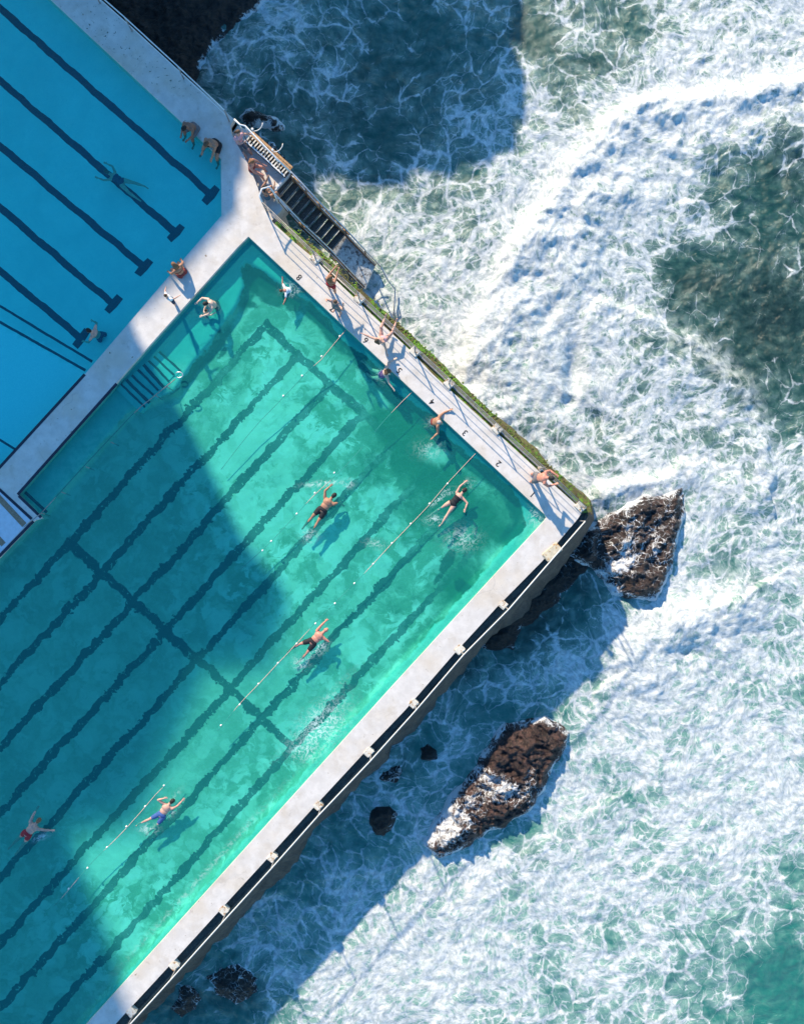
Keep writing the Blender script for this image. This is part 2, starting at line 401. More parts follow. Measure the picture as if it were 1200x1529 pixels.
    c = s.mix(s.math('MULTIPLY', s.ramp(dk, 0.48, 0.72), 0.85), c, (0.010, 0.085, 0.055))
    sh = s.mix(s.ramp(s.noise(p, 1.0, 5, 0.6), 0.35, 0.7), (0.13, 0.50, 0.47), (0.18, 0.58, 0.54))
    sh = s.mix(s.attr('pale'), sh, s.mix(s.ramp(s.noise(wp, 2.4, 6, 0.7), 0.35, 0.65), (0.42, 0.62, 0.50), (0.78, 0.86, 0.74)))
    c = s.mix(ind, sh, c)
    return s.end(s.pbr(c, 0.85, s.bump(n2, 0.4, 0.05), spec=0.1))

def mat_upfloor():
    s = NT('painted_pool_floor'); p = s.pos()
    g = s.noise(p, 0.5, 4, 0.6); f = s.noise(p, 18, 3, 0.7)
    c = s.mix(s.ramp(g, 0.3, 0.7), (0.56, 0.79, 0.76), (0.66, 0.88, 0.84))
    c = s.mix(s.math('MULTIPLY', s.ramp(f, 0.5, 0.7), 0.30), c, (0.40, 0.66, 0.66))
    rp = s.noise(s.warp(p, 2.0, 0.6, 3), 1.6, 6, 0.7)  # caustic and ripple pattern painted into the floor colour
    c = s.mix(s.ramp(rp, 0.3, 0.75, 0.0, 0.30), c, (0.36, 0.66, 0.66))
    n = s.noise(s.warp(p, 1.5, 0.8, 3), 2.8, 4, 0.6)
    c = s.mix(s.math('MULTIPLY', s.ramp(n, 0.745, 0.765), s.ramp(s.noise(p, 0.3, 2, 0.5), 0.5, 0.6)), c, (0.15, 0.34, 0.35))
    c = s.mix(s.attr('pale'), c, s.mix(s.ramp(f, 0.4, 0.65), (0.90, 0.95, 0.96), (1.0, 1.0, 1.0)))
    return s.end(s.pbr(c, 0.8, spec=0.1))

def mat_water(name, tintc, ripple, scale, haze=0.0, hazec=(0.1, 0.5, 0.5), glint=0.0):
    s = NT(name); p = s.pos()
    w = s.warp(p, 1.2, 0.5, 2)
    h = s.math('ADD', s.noise(w, scale, 5, 0.62, 0.6), s.math('MULTIPLY', s.noise(w, scale * 4.5, 4, 0.6, 0.4), 0.35))
    nrm = s.bump(h, ripple, 0.10)
    tr = s.n('BsdfTransparent', {'Color': tintc + (1,)})
    gl = s.n('BsdfGlossy', {'Color': (1, 1, 1, 1), 'Roughness': 0.08, 'Normal': nrm})
    df = s.n('BsdfDiffuse', {'Color': hazec + (1,), 'Normal': nrm})
    body = s.n('MixShader', {0: haze, 1: tr, 2: df})
    g = s.t.nodes.new('ShaderNodeNewGeometry')                      # Schlick reflectance, the same from above and below
    cs = s.math('ABSOLUTE', s.vmath('DOT_PRODUCT', g.outputs['Incoming'], nrm))
    fr = s.math('ADD', 0.02, s.math('MULTIPLY', 0.5, s.math('POWER', s.math('SUBTRACT', 1.0, cs, clamp=True), 5.0)), clamp=True)
    m = s.n('MixShader', {0: fr, 1: body, 2: gl})
    if glint:
        ff = s.math('MULTIPLY', s.attr('froth'), s.ramp(s.noise(w, 7, 6, 0.75, 0.8), 0.46, 0.57), clamp=True)
        wh = s.n('BsdfDiffuse', {'Color': (0.75, 0.9, 0.88, 1)})
        m = s.n('MixShader', {0: s.math('MULTIPLY', ff, 0.8), 1: m, 2: wh})
    return s.end(m)

M = {}
M['deck'] = mat_deck(); M['wall'] = mat_wall(); M['moss'] = mat_moss(); M['sea'] = mat_sea(); M['rock'] = mat_rock()
M['bigfloor'] = mat_bigfloor(); M['upfloor'] = mat_upfloor()
M['bigwater'] = mat_water('green_pool_water', (0.36, 0.92, 0.85), 0.5, 1.3, 0.25, (0.02, 0.33, 0.34), glint=1.0)
M['upwater'] = mat_water('blue_pool_water', (0.28, 0.95, 0.92), 0.4, 1.8, 0.15, (0.02, 0.34, 0.46))
M['poolwall'] = simple('pool_wall_paint', (0.20, 0.60, 0.58), 0.8, 0.1, 3)
M['black'] = simple('black_line_paint', (0.012, 0.02, 0.045), 0.6, 0.3, 8)
M['digit'] = simple('black_digit_paint', (0.02, 0.02, 0.02), 0.6, 0.3, 30)
M['strip'] = simple('brown_grate_paint', (0.27, 0.20, 0.14), 0.8, 0.25, 14)
M['platform'] = simple('blue_white_platform', (0.60, 0.66, 0.74), 0.8, 0.07, 5)
M['steel'] = simple('galvanised_steel', (0.55, 0.57, 0.60), 0.35, 0.15, 20, metal=0.75, bump=0.05)
M['pipe'] = simple('weathered_grey_pipe', (0.30, 0.28, 0.27), 0.5, 0.25, 12, metal=0.3)
M['whitepipe'] = simple('white_painted_pipe', (0.72, 0.73, 0.74), 0.4, 0.08, 12)
M['rope'] = simple('pink_weathered_rope', (0.62, 0.42, 0.36), 0.8, 0.2, 20)
M['float'] = simple('white_lane_float', (0.86, 0.80, 0.74), 0.5, 0.1, 20)
M['cable'] = simple('white_cable', (0.62, 0.61, 0.58), 0.5, 0.1, 20)
M['block'] = simple('rusty_white_block', (0.66, 0.62, 0.54), 0.8, 0.1, 9, dirt=(0.34, 0.17, 0.05))
M['rustblock'] = simple('very_rusty_block', (0.60, 0.52, 0.38), 0.85, 0.15, 9, dirt=(0.42, 0.20, 0.03))
M['wood'] = simple('warm_timber', (0.42, 0.24, 0.11), 0.7, 0.3, 12)
M['grate'] = simple('dark_wet_grating', (0.065, 0.050, 0.040), 0.6, 0.5, 26, dirt=(0.15, 0.12, 0.09))
M['nosing'] = simple('pale_step_nosing', (0.34, 0.34, 0.34), 0.6, 0.3, 14, dirt=(0.30, 0.19, 0.08))
M['rust'] = simple('rusty_stringer', (0.20, 0.12, 0.07), 0.8, 0.35, 8, dirt=(0.40, 0.24, 0.10))
M['foamy'] = simple('washed_slab', (0.62, 0.62, 0.60), 0.7, 0.25, 9, dirt=(0.16, 0.14, 0.13), bump=0.8)
M['slot'] = simple('dark_slot', (0.03, 0.03, 0.03), 0.8, 0.2, 8)
M['spray'] = simple('white_spray', (0.9, 0.92, 0.93), 0.7, 0.05, 8)
M['clubwall'] = simple('clubhouse_render', (0.62, 0.60, 0.56), 0.8, 0.08, 1.2)
M['glass'] = simple('clubhouse_glass', (0.05, 0.07, 0.09), 0.1, 0.1, 1)
# ------------------------------------------------------------------ off-frame clubhouse, unseen, its roofline shaped to throw shade on the pool
Y0 = 32.0
def sil(px, py, z):                         # a shadow-edge point traced back to the vertical plane y = Y0
    q = P(px, py, z); L = (Y0 - q.y) / -SD.y
    return (q.x - L * SD.x, z + L * math.tan(SUN_EL))
sk = [sil(190, 470, 0), sil(202, 540, 0), sil(290, 690, FZ), sil(364, 850, FZ), sil(430, 925, FZ), sil(400, 1000, FZ), sil(350, 1070, -2),
      sil(225, 1200, FZ), sil(203, 1235, FZ), sil(120, 1257, FZ), sil(115, 1310, FZ), sil(150, 1403, FZ), sil(165, 1485, 0), sil(182, 1522, 0), sil(330, 1860, 0)]
low = [sil(754, -150, SEA), sil(752, 228, SEA), sil(722, 238, SEA), sil(715, 250, SEA), sil(668, 252, SEA), sil(655, 268, SEA), sil(600, 262, SEA), sil(588, 280, SEA), sil(540, 280, SEA), sil(430, 262, SEA), sil(341, 194, 0), sil(334, 216, 0), sil(333, 318, 0), sil(292, 364, 0), sil(240, 425, 0), sil(196, 468, 0)]
def extrude_profile(name, prof, y0, y1, mat, parent, zb=SEA - 1):
    xs = [(x, z) for x, z in prof]
    poly = xs + [(min(x for x, z in xs) - 0.01, zb), (max(x for x, z in xs), zb)]
    V = [(x, y0, z) for x, z in poly] + [(x, y1, z) for x, z in poly]; n = len(poly)
    tris = tessellate_polygon([[Vector((x, z, 0)) for x, z in poly]])
    F = [tuple(t) for t in tris] + [tuple(i + n for i in t) for t in tris]
    F += [(i, (i + 1) % n, (i + 1) % n + n, i + n) for i in range(n)]
    return mesh_obj(name, V, F, mat, parent)
xr = max(sk[0][0], low[-1][0])
club = thing('clubhouse', 'pale clubhouse tower out of view, roofline shaped to shade the pools', 'building', (sk[0][0], Y0, 0))
q = [(x, max(z, 9.0)) for x, z in sk]
q2 = [q[0]]
for a in q[1:]:
    q2.append((min(a[0], q2[-1][0] - 0.02) if a[0] > q2[-1][0] + 0.9 else a[0], a[1]))
def rel(prof, o): return [(x - o.location.x, z) for x, z in prof]
extrude_profile('wall', rel(q + [(q[-1][0] - 14, q[-1][1])], club), 0, 1.2, M['clubwall'], club)
for i in range(5):
    for j in range(3):
        wb = bmesh.new(); add_box(wb, (-3.2 - i * 2.6, -0.03, 3 + j * 3.2), (1.6, 0.08, 1.9)); bm_obj('window', wb, M['glass'], club)
ter = thing('terrace_building', 'low pale terrace building out of view, outline shaped to cast shade', 'building', (low[1][0], Y0 + 1.3, 0))
lp = [(low[1][0], low[1][1])] + low[2:] + [(low[-1][0] - 8, low[-1][1])]
for k, (w0, w1_, dx, dz) in enumerate([(0, 1.6, 0, 0), (1.6, 3.6, .35, .1), (3.6, 5.2, -.25, -.2), (5.2, 7.4, .2, .15), (7.4, 9.0, -.5, 0), (9.0, 11.5, .15, -.3), (11.5, 15, -.2, .2)]):  # unseen slices staggered so the cast shadow edge turns out uneven
    extrude_profile('wall', rel([(x + (dx if i_ < 2 else dx * .6), z + dz + 1.3 * math.tan(SUN_EL) / -SD.y) for i_, (x, z) in enumerate(lp)], ter), w0 - .002 * k, w1_, M['clubwall'], ter)
# ------------------------------------------------------------------ outlines (photograph coordinates at deck height)
up_hole = [(-180, -244), (77, 0), (330, 237), (331, 322), (289, 370), (140, 544), (126, 560), (0, 701), (-170, 893), (-520, 560)]
big_hole = [(371, 353), (807, 763), (813, 768), (815, 773), (812, 778), (600, 1009), (400, 1230), (130, 1529), (-100, 1784), (-500, 1450),
            (-300, 1150), (0, 832), (52, 777), (63, 774), (26.5, 738.6), (175, 571), (180, 565), (200, 542), (354, 370)]
se_edge = [(862, 775), (839, 802), (809, 838), (742, 906), (677, 977), (605, 1060), (540, 1128), (465, 1209), (400, 1281), (335, 1352), (255, 1440), (182, 1519), (60, 1655), (-60, 1790), (-160, 1900)]
stair_cut = [(350, 178), (344, 187), (346, 200), (355, 217), (364, 232), (372, 248), (379, 264), (385, 280), (390, 298), (397, 316), (408, 333)]
ne_edge = [(408, 333), (440, 362), (470, 387), (500, 417), (528, 444), (570, 484), (610, 521), (647, 560), (700, 608), (760, 663), (820, 718), (858, 752)]
ul_edge = [(-150, -290), (152, 0), (198, 41), (277, 114), (350, 178)]
corner = [(858, 752), (866, 759), (867, 767), (862, 775)]
outer = ul_edge[:-1] + stair_cut[:-1] + ne_edge[:-1] + corner[:-1] + se_edge + [(-1500, 1900), (-1500, -420), (-290, -420)]
def W3(pts, z): return [P(a, b).xy.to_3d() + Vector((0, 0, z)) for a, b in pts]      # plan outline, then height
def resample(pts, step):
    out = [pts[0]]
    for a, b in zip(pts[:-1], pts[1:]):
        n = max(1, int((Vector(b) - Vector(a)).length / step))
        out += [Vector(a).lerp(Vector(b), (i + 1) / n) for i in range(n)]
    return out
Dk = W3(outer, 0); UH = W3(up_hole, 0); BH = W3(big_hole, 0)
# deck top as a grid cut to the outline would be heavy: tessellate and subdivide, with a grime attribute
loops = [Dk, UH, BH]; flat = sum(loops, [])
tris = tessellate_polygon(loops)
bm = bmesh.new(); vs = [bm.verts.new(v) for v in flat]
for t in tris:
    try: bm.faces.new([vs[i] for i in t])
    except ValueError: pass
o = 0
for L, zb in ((Dk, -0.30), (UH, -1.6), (BH, -2.6)):
    n = len(L); top = vs[o:o + n]; o += n
    bot = [bm.verts.new(Vector(v) + Vector((0, 0, zb))) for v in L]
    for i in range(n): bm.faces.new((top[i], top[(i + 1) % n], bot[(i + 1) % n], bot[i]))
bmesh.ops.subdivide_edges(bm, edges=[e for e in bm.edges if e.calc_length() > 3], cuts=6, use_grid_fill=False)
bmesh.ops.triangulate(bm, faces=bm.faces)
deck = bm_obj('pool_deck', bm, M['deck']); tag(deck, kind='structure')
co = np.array([v.co for v in deck.data.vertices])
g = np.zeros(len(co))
for (px, py, r) in ((152, 22, 2.0), (175, 45, 1.2), (190, 75, 0.9), (225, 105, 1.3), (262, 135, 0.9), (130, 8, 1.2)):
    c = P(px, py); g = np.maximum(g, np.exp(-((co[:, 0] - c.x) ** 2 + (co[:, 1] - c.y) ** 2) / r ** 2))
deck.data.attributes.new('grime', 'FLOAT', 'POINT').data.foreach_set('value', g.astype(np.float32))
# a denser sheet carries the weed stains of the upper deck
gp = W3([(84, 3), (149, 3), (196, 46), (276, 119), (338, 180), (330, 228)], 0)
grx = grid_obj('stain_patch', P(80, 0).x, P(340, 0).x, P(0, 232).y, P(0, 2).y, 0.12,
    lambda X, Y, A: np.full(X.shape, 0.004),
    lambda X, Y: {'grime': np.clip(sum(np.exp(-((X - P(a, b).x) ** 2 + (Y - P(a, b).y) ** 2) / r ** 2) for a, b, r in ((150, 20, .95), (165, 40, .7), (190, 70, .6), (225, 103, .8), (245, 118, .5), (265, 138, .6), (128, 8, .8))), 0, 1)},
    M['deck'], keep=lambda X, Y: sdf_poly(X, Y, [(v.x, v.y) for v in gp]) > 0.12, parent=deck)
grx.name = 'stained_surface'

def offset_line(pts, d, jit=0.0, seed=0):
    out = []; jn = perlin(np.arange(len(pts)) * 0.13, np.zeros(len(pts)) + seed * 1.7, seed) + 0.5 * perlin(np.arange(len(pts)) * 0.45, np.zeros(len(pts)) + seed * 2.9, seed)
    for i, p in enumerate(pts):
        t = (pts[min(i + 1, len(pts) - 1)] - pts[max(i - 1, 0)]); t = Vector((t.x, t.y, 0)).normalized()
        nrm = Vector((-t.y, t.x, 0))         # left of travel
        out.append(p + nrm * (d + float(jn[i]) * jit * 1.2))
    return out
def loft(name, base, prof, mat, parent, taper=False):
    V = []; F = []; n = len(base); low = []
    for k, (d, z, j) in enumerate(prof):
        for ii, p in enumerate(offset_line(base, d, j, k + 3)):
            if taper: p = base[ii].lerp(p, min(1.0, 0.62 + 0.38 * ii / 45.0)); p.z = 0
            q = Vector((p.x, p.y, z)); 
            if 0 < k < len(prof) - 1: q.z += float(perlin(np.array([q.x * 1.3]), np.array([q.y * 1.3 + k]), 5)[0]) * j * 0.8
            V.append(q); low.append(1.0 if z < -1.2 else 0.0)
    for k in range(len(prof) - 1):
        for i in range(n - 1): F.append((k * n + i, k * n + i + 1, (k + 1) * n + i + 1, (k + 1) * n + i))
    o = mesh_obj(name, V, F, mat, parent, smooth=False)
    o.data.attributes.new('low', 'FLOAT', 'POINT').data.foreach_set('value', np.array(low, np.float32))
    return o
# sea side wall (below the south-east edge)
base = resample(W3(corner[1:] + se_edge[1:], 0), 0.22)
wallT = thing('sea_wall', 'dark wet concrete sea wall below the long straight white deck edge, in shade', 'sea wall')
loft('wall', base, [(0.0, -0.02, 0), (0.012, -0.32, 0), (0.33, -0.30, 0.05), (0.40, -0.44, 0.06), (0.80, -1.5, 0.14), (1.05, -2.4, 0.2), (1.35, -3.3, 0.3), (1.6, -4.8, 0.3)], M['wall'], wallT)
bmx = bmesh.new()
lip = offset_line(base, 0.35)
add_tube(bmx, [v + Vector((0, 0, -0.31)) for v in lip[::2]], 0.05, 6)
bm_obj('ledge_lip', bmx, M['wall'], wallT, True)
# mossy ledge (north-east edge)
nb = resample(W3(ne_edge + corner[1:3], 0), 0.2)
mossT = thing('mossy_ledge', 'low wall ledge covered in bright green and brown moss outside the numbered deck edge', 'ledge')
loft('ledge', nb, [(0.0, -0.02, 0), (0.01, -0.16, 0.0), (0.10, -0.18, 0.02), (0.30, -0.20, 0.06), (0.50, -0.20, 0.12), (0.60, -0.38, 0.12), (0.64, -1.3, 0.12), (0.70, -4.8, 0.2)], M['moss'], mossT, True)
tb = bmesh.new(); r2 = random.Random(5)
ol = offset_line(nb, 0.42)
for i, v in enumerate(ol):
    if i < 4: continue
    dens_ = 12 if (28 < i < 75) else 4
    for _ in range(dens_):
        c = v + Vector((r2.uniform(-.15, .15), r2.uniform(-.15, .15), -0.20))
        add_ball(tb, c, r2.uniform(0.02, 0.055), 1, (1, 1, 0.7))
mo = bm_obj('moss_tuft', tb, M['moss'], mossT); tag(mo, kind='stuff')
# back wall under the upper deck edge
bl = resample(W3(ul_edge, 0), 0.5)
upw = thing('deck_wall', 'dark vertical wall under the shaded upper deck edge', 'wall')
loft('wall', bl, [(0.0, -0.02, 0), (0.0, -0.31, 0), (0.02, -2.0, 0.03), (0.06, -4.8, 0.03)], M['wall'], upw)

# ------------------------------------------------------------------ pools
shelf_deep = [(70, 765), (200, 612), (262, 588), (292, 542), (320, 510), (355, 460), (366, 432), (362, 405), (370, 393), (400, 412), (420, 427), (445, 440),
              (480, 465), (515, 510), (555, 542), (590, 585), (640, 620), (658, 644), (700, 679), (735, 706), (759, 728), (777, 756), (781, 784), (763, 807),
              (700, 878), (600, 990), (500, 1100), (380, 1238), (120, 1530), (-100, 1790), (-600, 1400), (-10, 845)]
dpoly = W2(shelf_deep, -0.85)
def gs(X, Y, lst, z=FZ):
    out = np.zeros(X.shape)
    for (a, b, rx, ry, ang, v) in lst:
        c = P(a, b, z); t = math.radians(ang); dx = (X - c.x) * 36; dy = -(Y - c.y) * 36
        u_ = dx * math.cos(t) + dy * math.sin(t); v_ = -dx * math.sin(t) + dy * math.cos(t)
        out = np.maximum(out, v * np.exp(-(u_ / rx) ** 2 - (v_ / ry) ** 2))
    return out
def floor_attr(X, Y):
    d = sdf_poly(X, Y, dpoly)
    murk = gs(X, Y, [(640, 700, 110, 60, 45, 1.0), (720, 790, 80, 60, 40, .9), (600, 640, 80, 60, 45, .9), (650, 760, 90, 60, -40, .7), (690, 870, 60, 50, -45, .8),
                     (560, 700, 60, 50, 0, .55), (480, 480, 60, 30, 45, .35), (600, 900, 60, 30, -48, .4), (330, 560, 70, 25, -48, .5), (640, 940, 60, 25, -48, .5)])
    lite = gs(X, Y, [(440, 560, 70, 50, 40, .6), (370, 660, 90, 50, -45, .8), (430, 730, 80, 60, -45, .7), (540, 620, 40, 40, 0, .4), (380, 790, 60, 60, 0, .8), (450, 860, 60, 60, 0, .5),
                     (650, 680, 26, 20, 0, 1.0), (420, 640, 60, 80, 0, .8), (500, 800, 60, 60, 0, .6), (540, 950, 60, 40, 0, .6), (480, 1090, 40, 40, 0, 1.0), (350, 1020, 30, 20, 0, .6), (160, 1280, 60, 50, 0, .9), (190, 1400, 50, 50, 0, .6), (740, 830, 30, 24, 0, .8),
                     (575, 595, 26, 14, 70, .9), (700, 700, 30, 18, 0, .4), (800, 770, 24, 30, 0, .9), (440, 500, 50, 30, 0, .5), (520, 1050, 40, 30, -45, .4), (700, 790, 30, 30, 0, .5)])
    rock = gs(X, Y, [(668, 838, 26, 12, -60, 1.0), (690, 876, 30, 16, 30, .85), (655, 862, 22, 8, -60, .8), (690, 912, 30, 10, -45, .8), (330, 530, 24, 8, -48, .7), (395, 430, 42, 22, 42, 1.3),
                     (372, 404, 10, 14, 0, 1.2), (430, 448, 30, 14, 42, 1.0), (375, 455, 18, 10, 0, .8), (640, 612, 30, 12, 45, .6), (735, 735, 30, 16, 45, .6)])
    drop_shade = gs(X, Y, [(380, 410, 40, 60, 0, 1), (480, 480, 90, 30, 42, 1), (600, 590, 110, 34, 43, 1), (700, 680, 90, 30, 43, 1), (770, 760, 40, 50, 0, .9), (320, 520, 50, 18, -50, .7), (280, 560, 40, 14, -50, .6)], -0.8)
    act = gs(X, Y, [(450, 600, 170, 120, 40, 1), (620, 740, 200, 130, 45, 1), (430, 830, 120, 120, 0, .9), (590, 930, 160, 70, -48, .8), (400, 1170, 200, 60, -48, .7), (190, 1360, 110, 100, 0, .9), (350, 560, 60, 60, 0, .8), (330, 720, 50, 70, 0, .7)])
    pale = np.maximum(gs(X, Y, [(790, 800, 30, 30, 0, 1.0), (700, 885, 90, 18, -48, .75), (600, 1000, 120, 18, -48, .75), (470, 1150, 150, 24, -48, .9), (300, 1330, 190, 22, -48, .8), (120, 1530, 150, 16, -48, .5)], -.62),
        gs(X, Y, [(120, 690, 130, 26, -47, .6), (245, 580, 50, 12, -47, 1.0), (225, 598, 30, 10, -47, .9)], -.62))
    return {'act': np.clip(act, 0, 1), 'deep': d, 'murk': murk, 'lite': lite, 'rock': rock, 'drop_shade': np.clip(drop_shade * 1.3, 0, 1), 'pale': np.clip(pale, 0, 1)}
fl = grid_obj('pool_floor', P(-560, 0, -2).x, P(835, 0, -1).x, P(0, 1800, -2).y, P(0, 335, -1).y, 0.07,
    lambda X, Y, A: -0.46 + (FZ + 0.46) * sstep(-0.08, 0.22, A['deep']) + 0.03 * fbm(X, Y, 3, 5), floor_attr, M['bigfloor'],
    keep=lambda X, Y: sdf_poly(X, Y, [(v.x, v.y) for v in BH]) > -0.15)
tag(fl, kind='structure')
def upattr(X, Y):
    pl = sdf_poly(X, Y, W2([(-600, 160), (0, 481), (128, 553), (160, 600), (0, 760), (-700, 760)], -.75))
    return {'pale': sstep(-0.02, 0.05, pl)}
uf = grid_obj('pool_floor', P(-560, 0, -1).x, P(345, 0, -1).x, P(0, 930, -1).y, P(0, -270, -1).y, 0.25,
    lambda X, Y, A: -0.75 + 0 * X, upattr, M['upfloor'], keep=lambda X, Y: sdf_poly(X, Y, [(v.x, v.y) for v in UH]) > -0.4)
tag(uf, kind='structure')
# upper pool lane lines: painted strips with the edges wavering as seen through ripples
def wavy_strip(name, a, b, wd, z, mat, parent, amp=0.05, seed=0, endbar=0, tz=None):
    A, B = P(a[0], a[1], z), P(b[0], b[1], z); d = (B - A); L = d.length; d.normalize(); n_ = Vector((-d.y, d.x, 0))
    k = max(4, int(L / 0.10)); t = np.linspace(0, L, k)
    l = perlin(t * 1.1, t * 0 + seed * 3.7, 3) * amp + perlin(t * 4, t * 0 + seed, 4) * amp * 0.45
    r = perlin(t * 1.1, t * 0 + seed * 3.7 + .25, 3) * amp + perlin(t * 4, t * 0 + seed + 9, 4) * amp * 0.45
    V = []; F = []
    for i in range(k):
        c = A + d * t[i]; V += [c + n_ * (wd / 2 + l[i]), c + n_ * (-wd / 2 + r[i])]
    for i in range(k - 1): F.append((2 * i, 2 * i + 1, 2 * i + 3, 2 * i + 2))
    if endbar:
        s0 = len(V); bw = 0.13
        for (x_, y_) in ((-bw * 0.4, -endbar), (bw * 1.9, -endbar), (bw * 2.2, 0), (bw * 1.9, endbar), (-bw * 0.4, endbar), (-bw * 0.6, 0)):
            V.append(B + d * (x_ + rng.uniform(-.03, .03)) + n_ * (y_ + rng.uniform(-.03, .03)) + Vector((0, 0, 0.004)))
        F.append(tuple(range(s0, s0 + 6)))
    return mesh_obj(name, V, F, mat, parent)
for i, (a, b) in enumerate([((-330, -280), (313, 289)), ((-330, -165), (260, 345)), ((-330, -60), (213, 397)), ((-330, 30), (167, 452)), ((-330, 130), (119, 503))]):
    wavy_strip('lane_line', a, b, 0.30, -0.745, M['black'], uf, 0.05, i + 1, 0.42)
for i, (a, b) in enumerate([((-330, 285), (0, 457)), ((0, 457), (138, 540)), ((-330, 300), (0, 481)), ((0, 481), (128, 553))]):
    wavy_strip('boundary_line', a, b, 0.11, -0.745, M['black'], uf, 0.02, i + 11)
wavy_strip('boundary_line', (-300, 470), (25, 672), 0.10, -0.745, M['black'], uf, 0.004, 31)
# water sheets
def sheet(name, hole, z, mat, step, attrs=None):
    hp = [(v.x, v.y) for v in hole]
    xs = [p[0] for p in hp]; ys = [p[1] for p in hp]
    n = len(hp); V = [(x, y, z) for x, y in hp]
    F = [tuple(t) for t in tessellate_polygon([[Vector((x, y, 0)) for x, y in hp]])]
    o = mesh_obj(name, V, F, mat); return tag(o, kind='structure')
sheet('pool_water', UH, -0.12, M['upwater'], 1)
WZ = -0.18
froth_spots = [(480, 1085, 22, 40, 45, .8), (455, 1120, 20, 14, 0, .7), (690, 805, 22, 14, 0, .5), (560, 812, 14, 5, 10, .5), (800, 770, 10, 16, 0, .5), (640, 670, 18, 12, 0, .35),
     (482, 722, 26, 3, -5, .9), (655, 745, 14, 3, -40, .9), (700, 722, 8, 6, 0, .5), (668, 735, 10, 4, -20, .9), (62, 1250, 12, 4, -20, .9), (252, 1208, 10, 8, -40, 1.0), (258, 1193, 16, 3, -50, .5),
     (475, 970, 14, 6, -40, .9), (449, 990, 10, 8, 0, .7), (648, 776, 12, 6, 0, .8), (462, 800, 10, 8, 0, .6), (520, 722, 7, 5, 0, .8), (222, 1238, 12, 6, 0, .7), (470, 1065, 60, 6, -48, .4), (300, 1310, 160, 4, -48, .3),
     (435, 432, 12, 8, 0, .8), (650, 630, 12, 6, 0, .5), (575, 560, 10, 8, 0, .6), (312, 462, 10, 8, 0, .5)]
bw_ = grid_obj('pool_water', P(-560, 0).x, P(835, 0).x, P(0, 1800).y, P(0, 335).y, 0.12,
    lambda X, Y, A: np.full(X.shape, WZ), lambda X, Y: {'froth': gs(X, Y, froth_spots, WZ)}, M['bigwater'],
    keep=lambda X, Y: sdf_poly(X, Y, [(v.x, v.y) for v in BH]) > -0.13)
tag(bw_, kind='structure')
# ------------------------------------------------------------------ sea
dens_rows = """
0 0 0 0 1 5 4 4 3 4 4 5 4 7 7 7
0 0 0 0 5 3 4 3 3 4 6 4 6 8 8 8
0 0 0 0 3 2 4 2 3 4 7 6 8 9 8 5
0 0 0 0 1 1 4 4 4 6 6 8 9 7 3 2
0 0 0 0 1 2 4 6 6 6 7 9 8 7 3 3
0 0 0 0 1 4 7 7 6 7 9 8 6 2 3 2
0 0 0 0 1 4 7 7 7 9 8 8 7 3 2 1
0 0 0 0 1 4 7 7 7 8 8 8 7 6 2 2
0 0 0 0 1 4 5 6 7 7 7 6 6 6 6 3
0 0 0 0 1 2 3 4 5 6 7 6 7 7 7 6
0 0 0 0 1 2 3 4 5 5 6 6 5 7 6 6
0 0 0 0 1 2 3 4 3 3 3 3 4 6 5 6
0 0 0 0 1 2 3 3 2 1 2 3 7 8 7 6
0 0 0 0 1 2 3 3 2 3 3 5 8 7 7 5
0 0 0 0 1 2 3 3 3 3 3 6 8 7 7 7
0 0 0 0 1 2 3 3 3 3 5 7 6 7 7 8
0 0 0 0 1 3 4 3 5 5 5 6 6 7 6 7
0 0 0 0 2 4 4 4 7 7 6 7 7 6 6 5
0 0 0 0 4 5 4 7 7 7 6 7 6 6 5 4
0 0 0 3 2 4 6 7 7 7 5 5 6 5 4 2
0 0 0 2 2 5 7 7 6 6 5 5 5 4 2 1
"""
G = np.array([[float(c) for c in r.split()] for r in dens_rows.strip().split('\n')]) / 9.0
def samp(px, py):
    gx = np.clip((px - 37.5) / 75, 0, 14.999); gy = np.clip((py - 37.5) / 75, 0, 19.999)
    ix = gx.astype(int); iy = gy.astype(int); fx = sstep(0, 1, gx - ix); fy = sstep(0, 1, gy - iy)
    return (G[iy, ix] * (1 - fx) + G[iy, ix + 1] * fx) * (1 - fy) + (G[iy + 1, ix] * (1 - fx) + G[iy + 1, ix + 1] * fx) * fy
crests = [([(690, 600), (712, 520), (735, 450), (780, 370), (830, 300), (880, 230), (920, 185), (980, 160), (1060, 160), (1140, 145), (1260, 120)], 0.95, 26, 120),
          ([(900, 455), (940, 468), (985, 490), (1030, 515), (1075, 545), (1110, 590), (1130, 640), (1145, 720)], 0.55, 14, 60),
          ([(940, 985), (975, 950), (1010, 930), (1060, 912), (1090, 895)], 0.75, 34, 60),
          ([(890, 740), (930, 725), (985, 715), (1018, 700)], 0.5, 14, 30),
          ([(700, 1330), (760, 1290), (830, 1250), (900, 1200)], 0.15, 14, 40),
          ([(300, 130), (330, 90), (370, 50), (440, 10)], 0.2, 16, 40)]
Lc = [(W2(c[0], SEA), c[1], c[2] / 32.7, c[3] / 32.7) for c in crests]
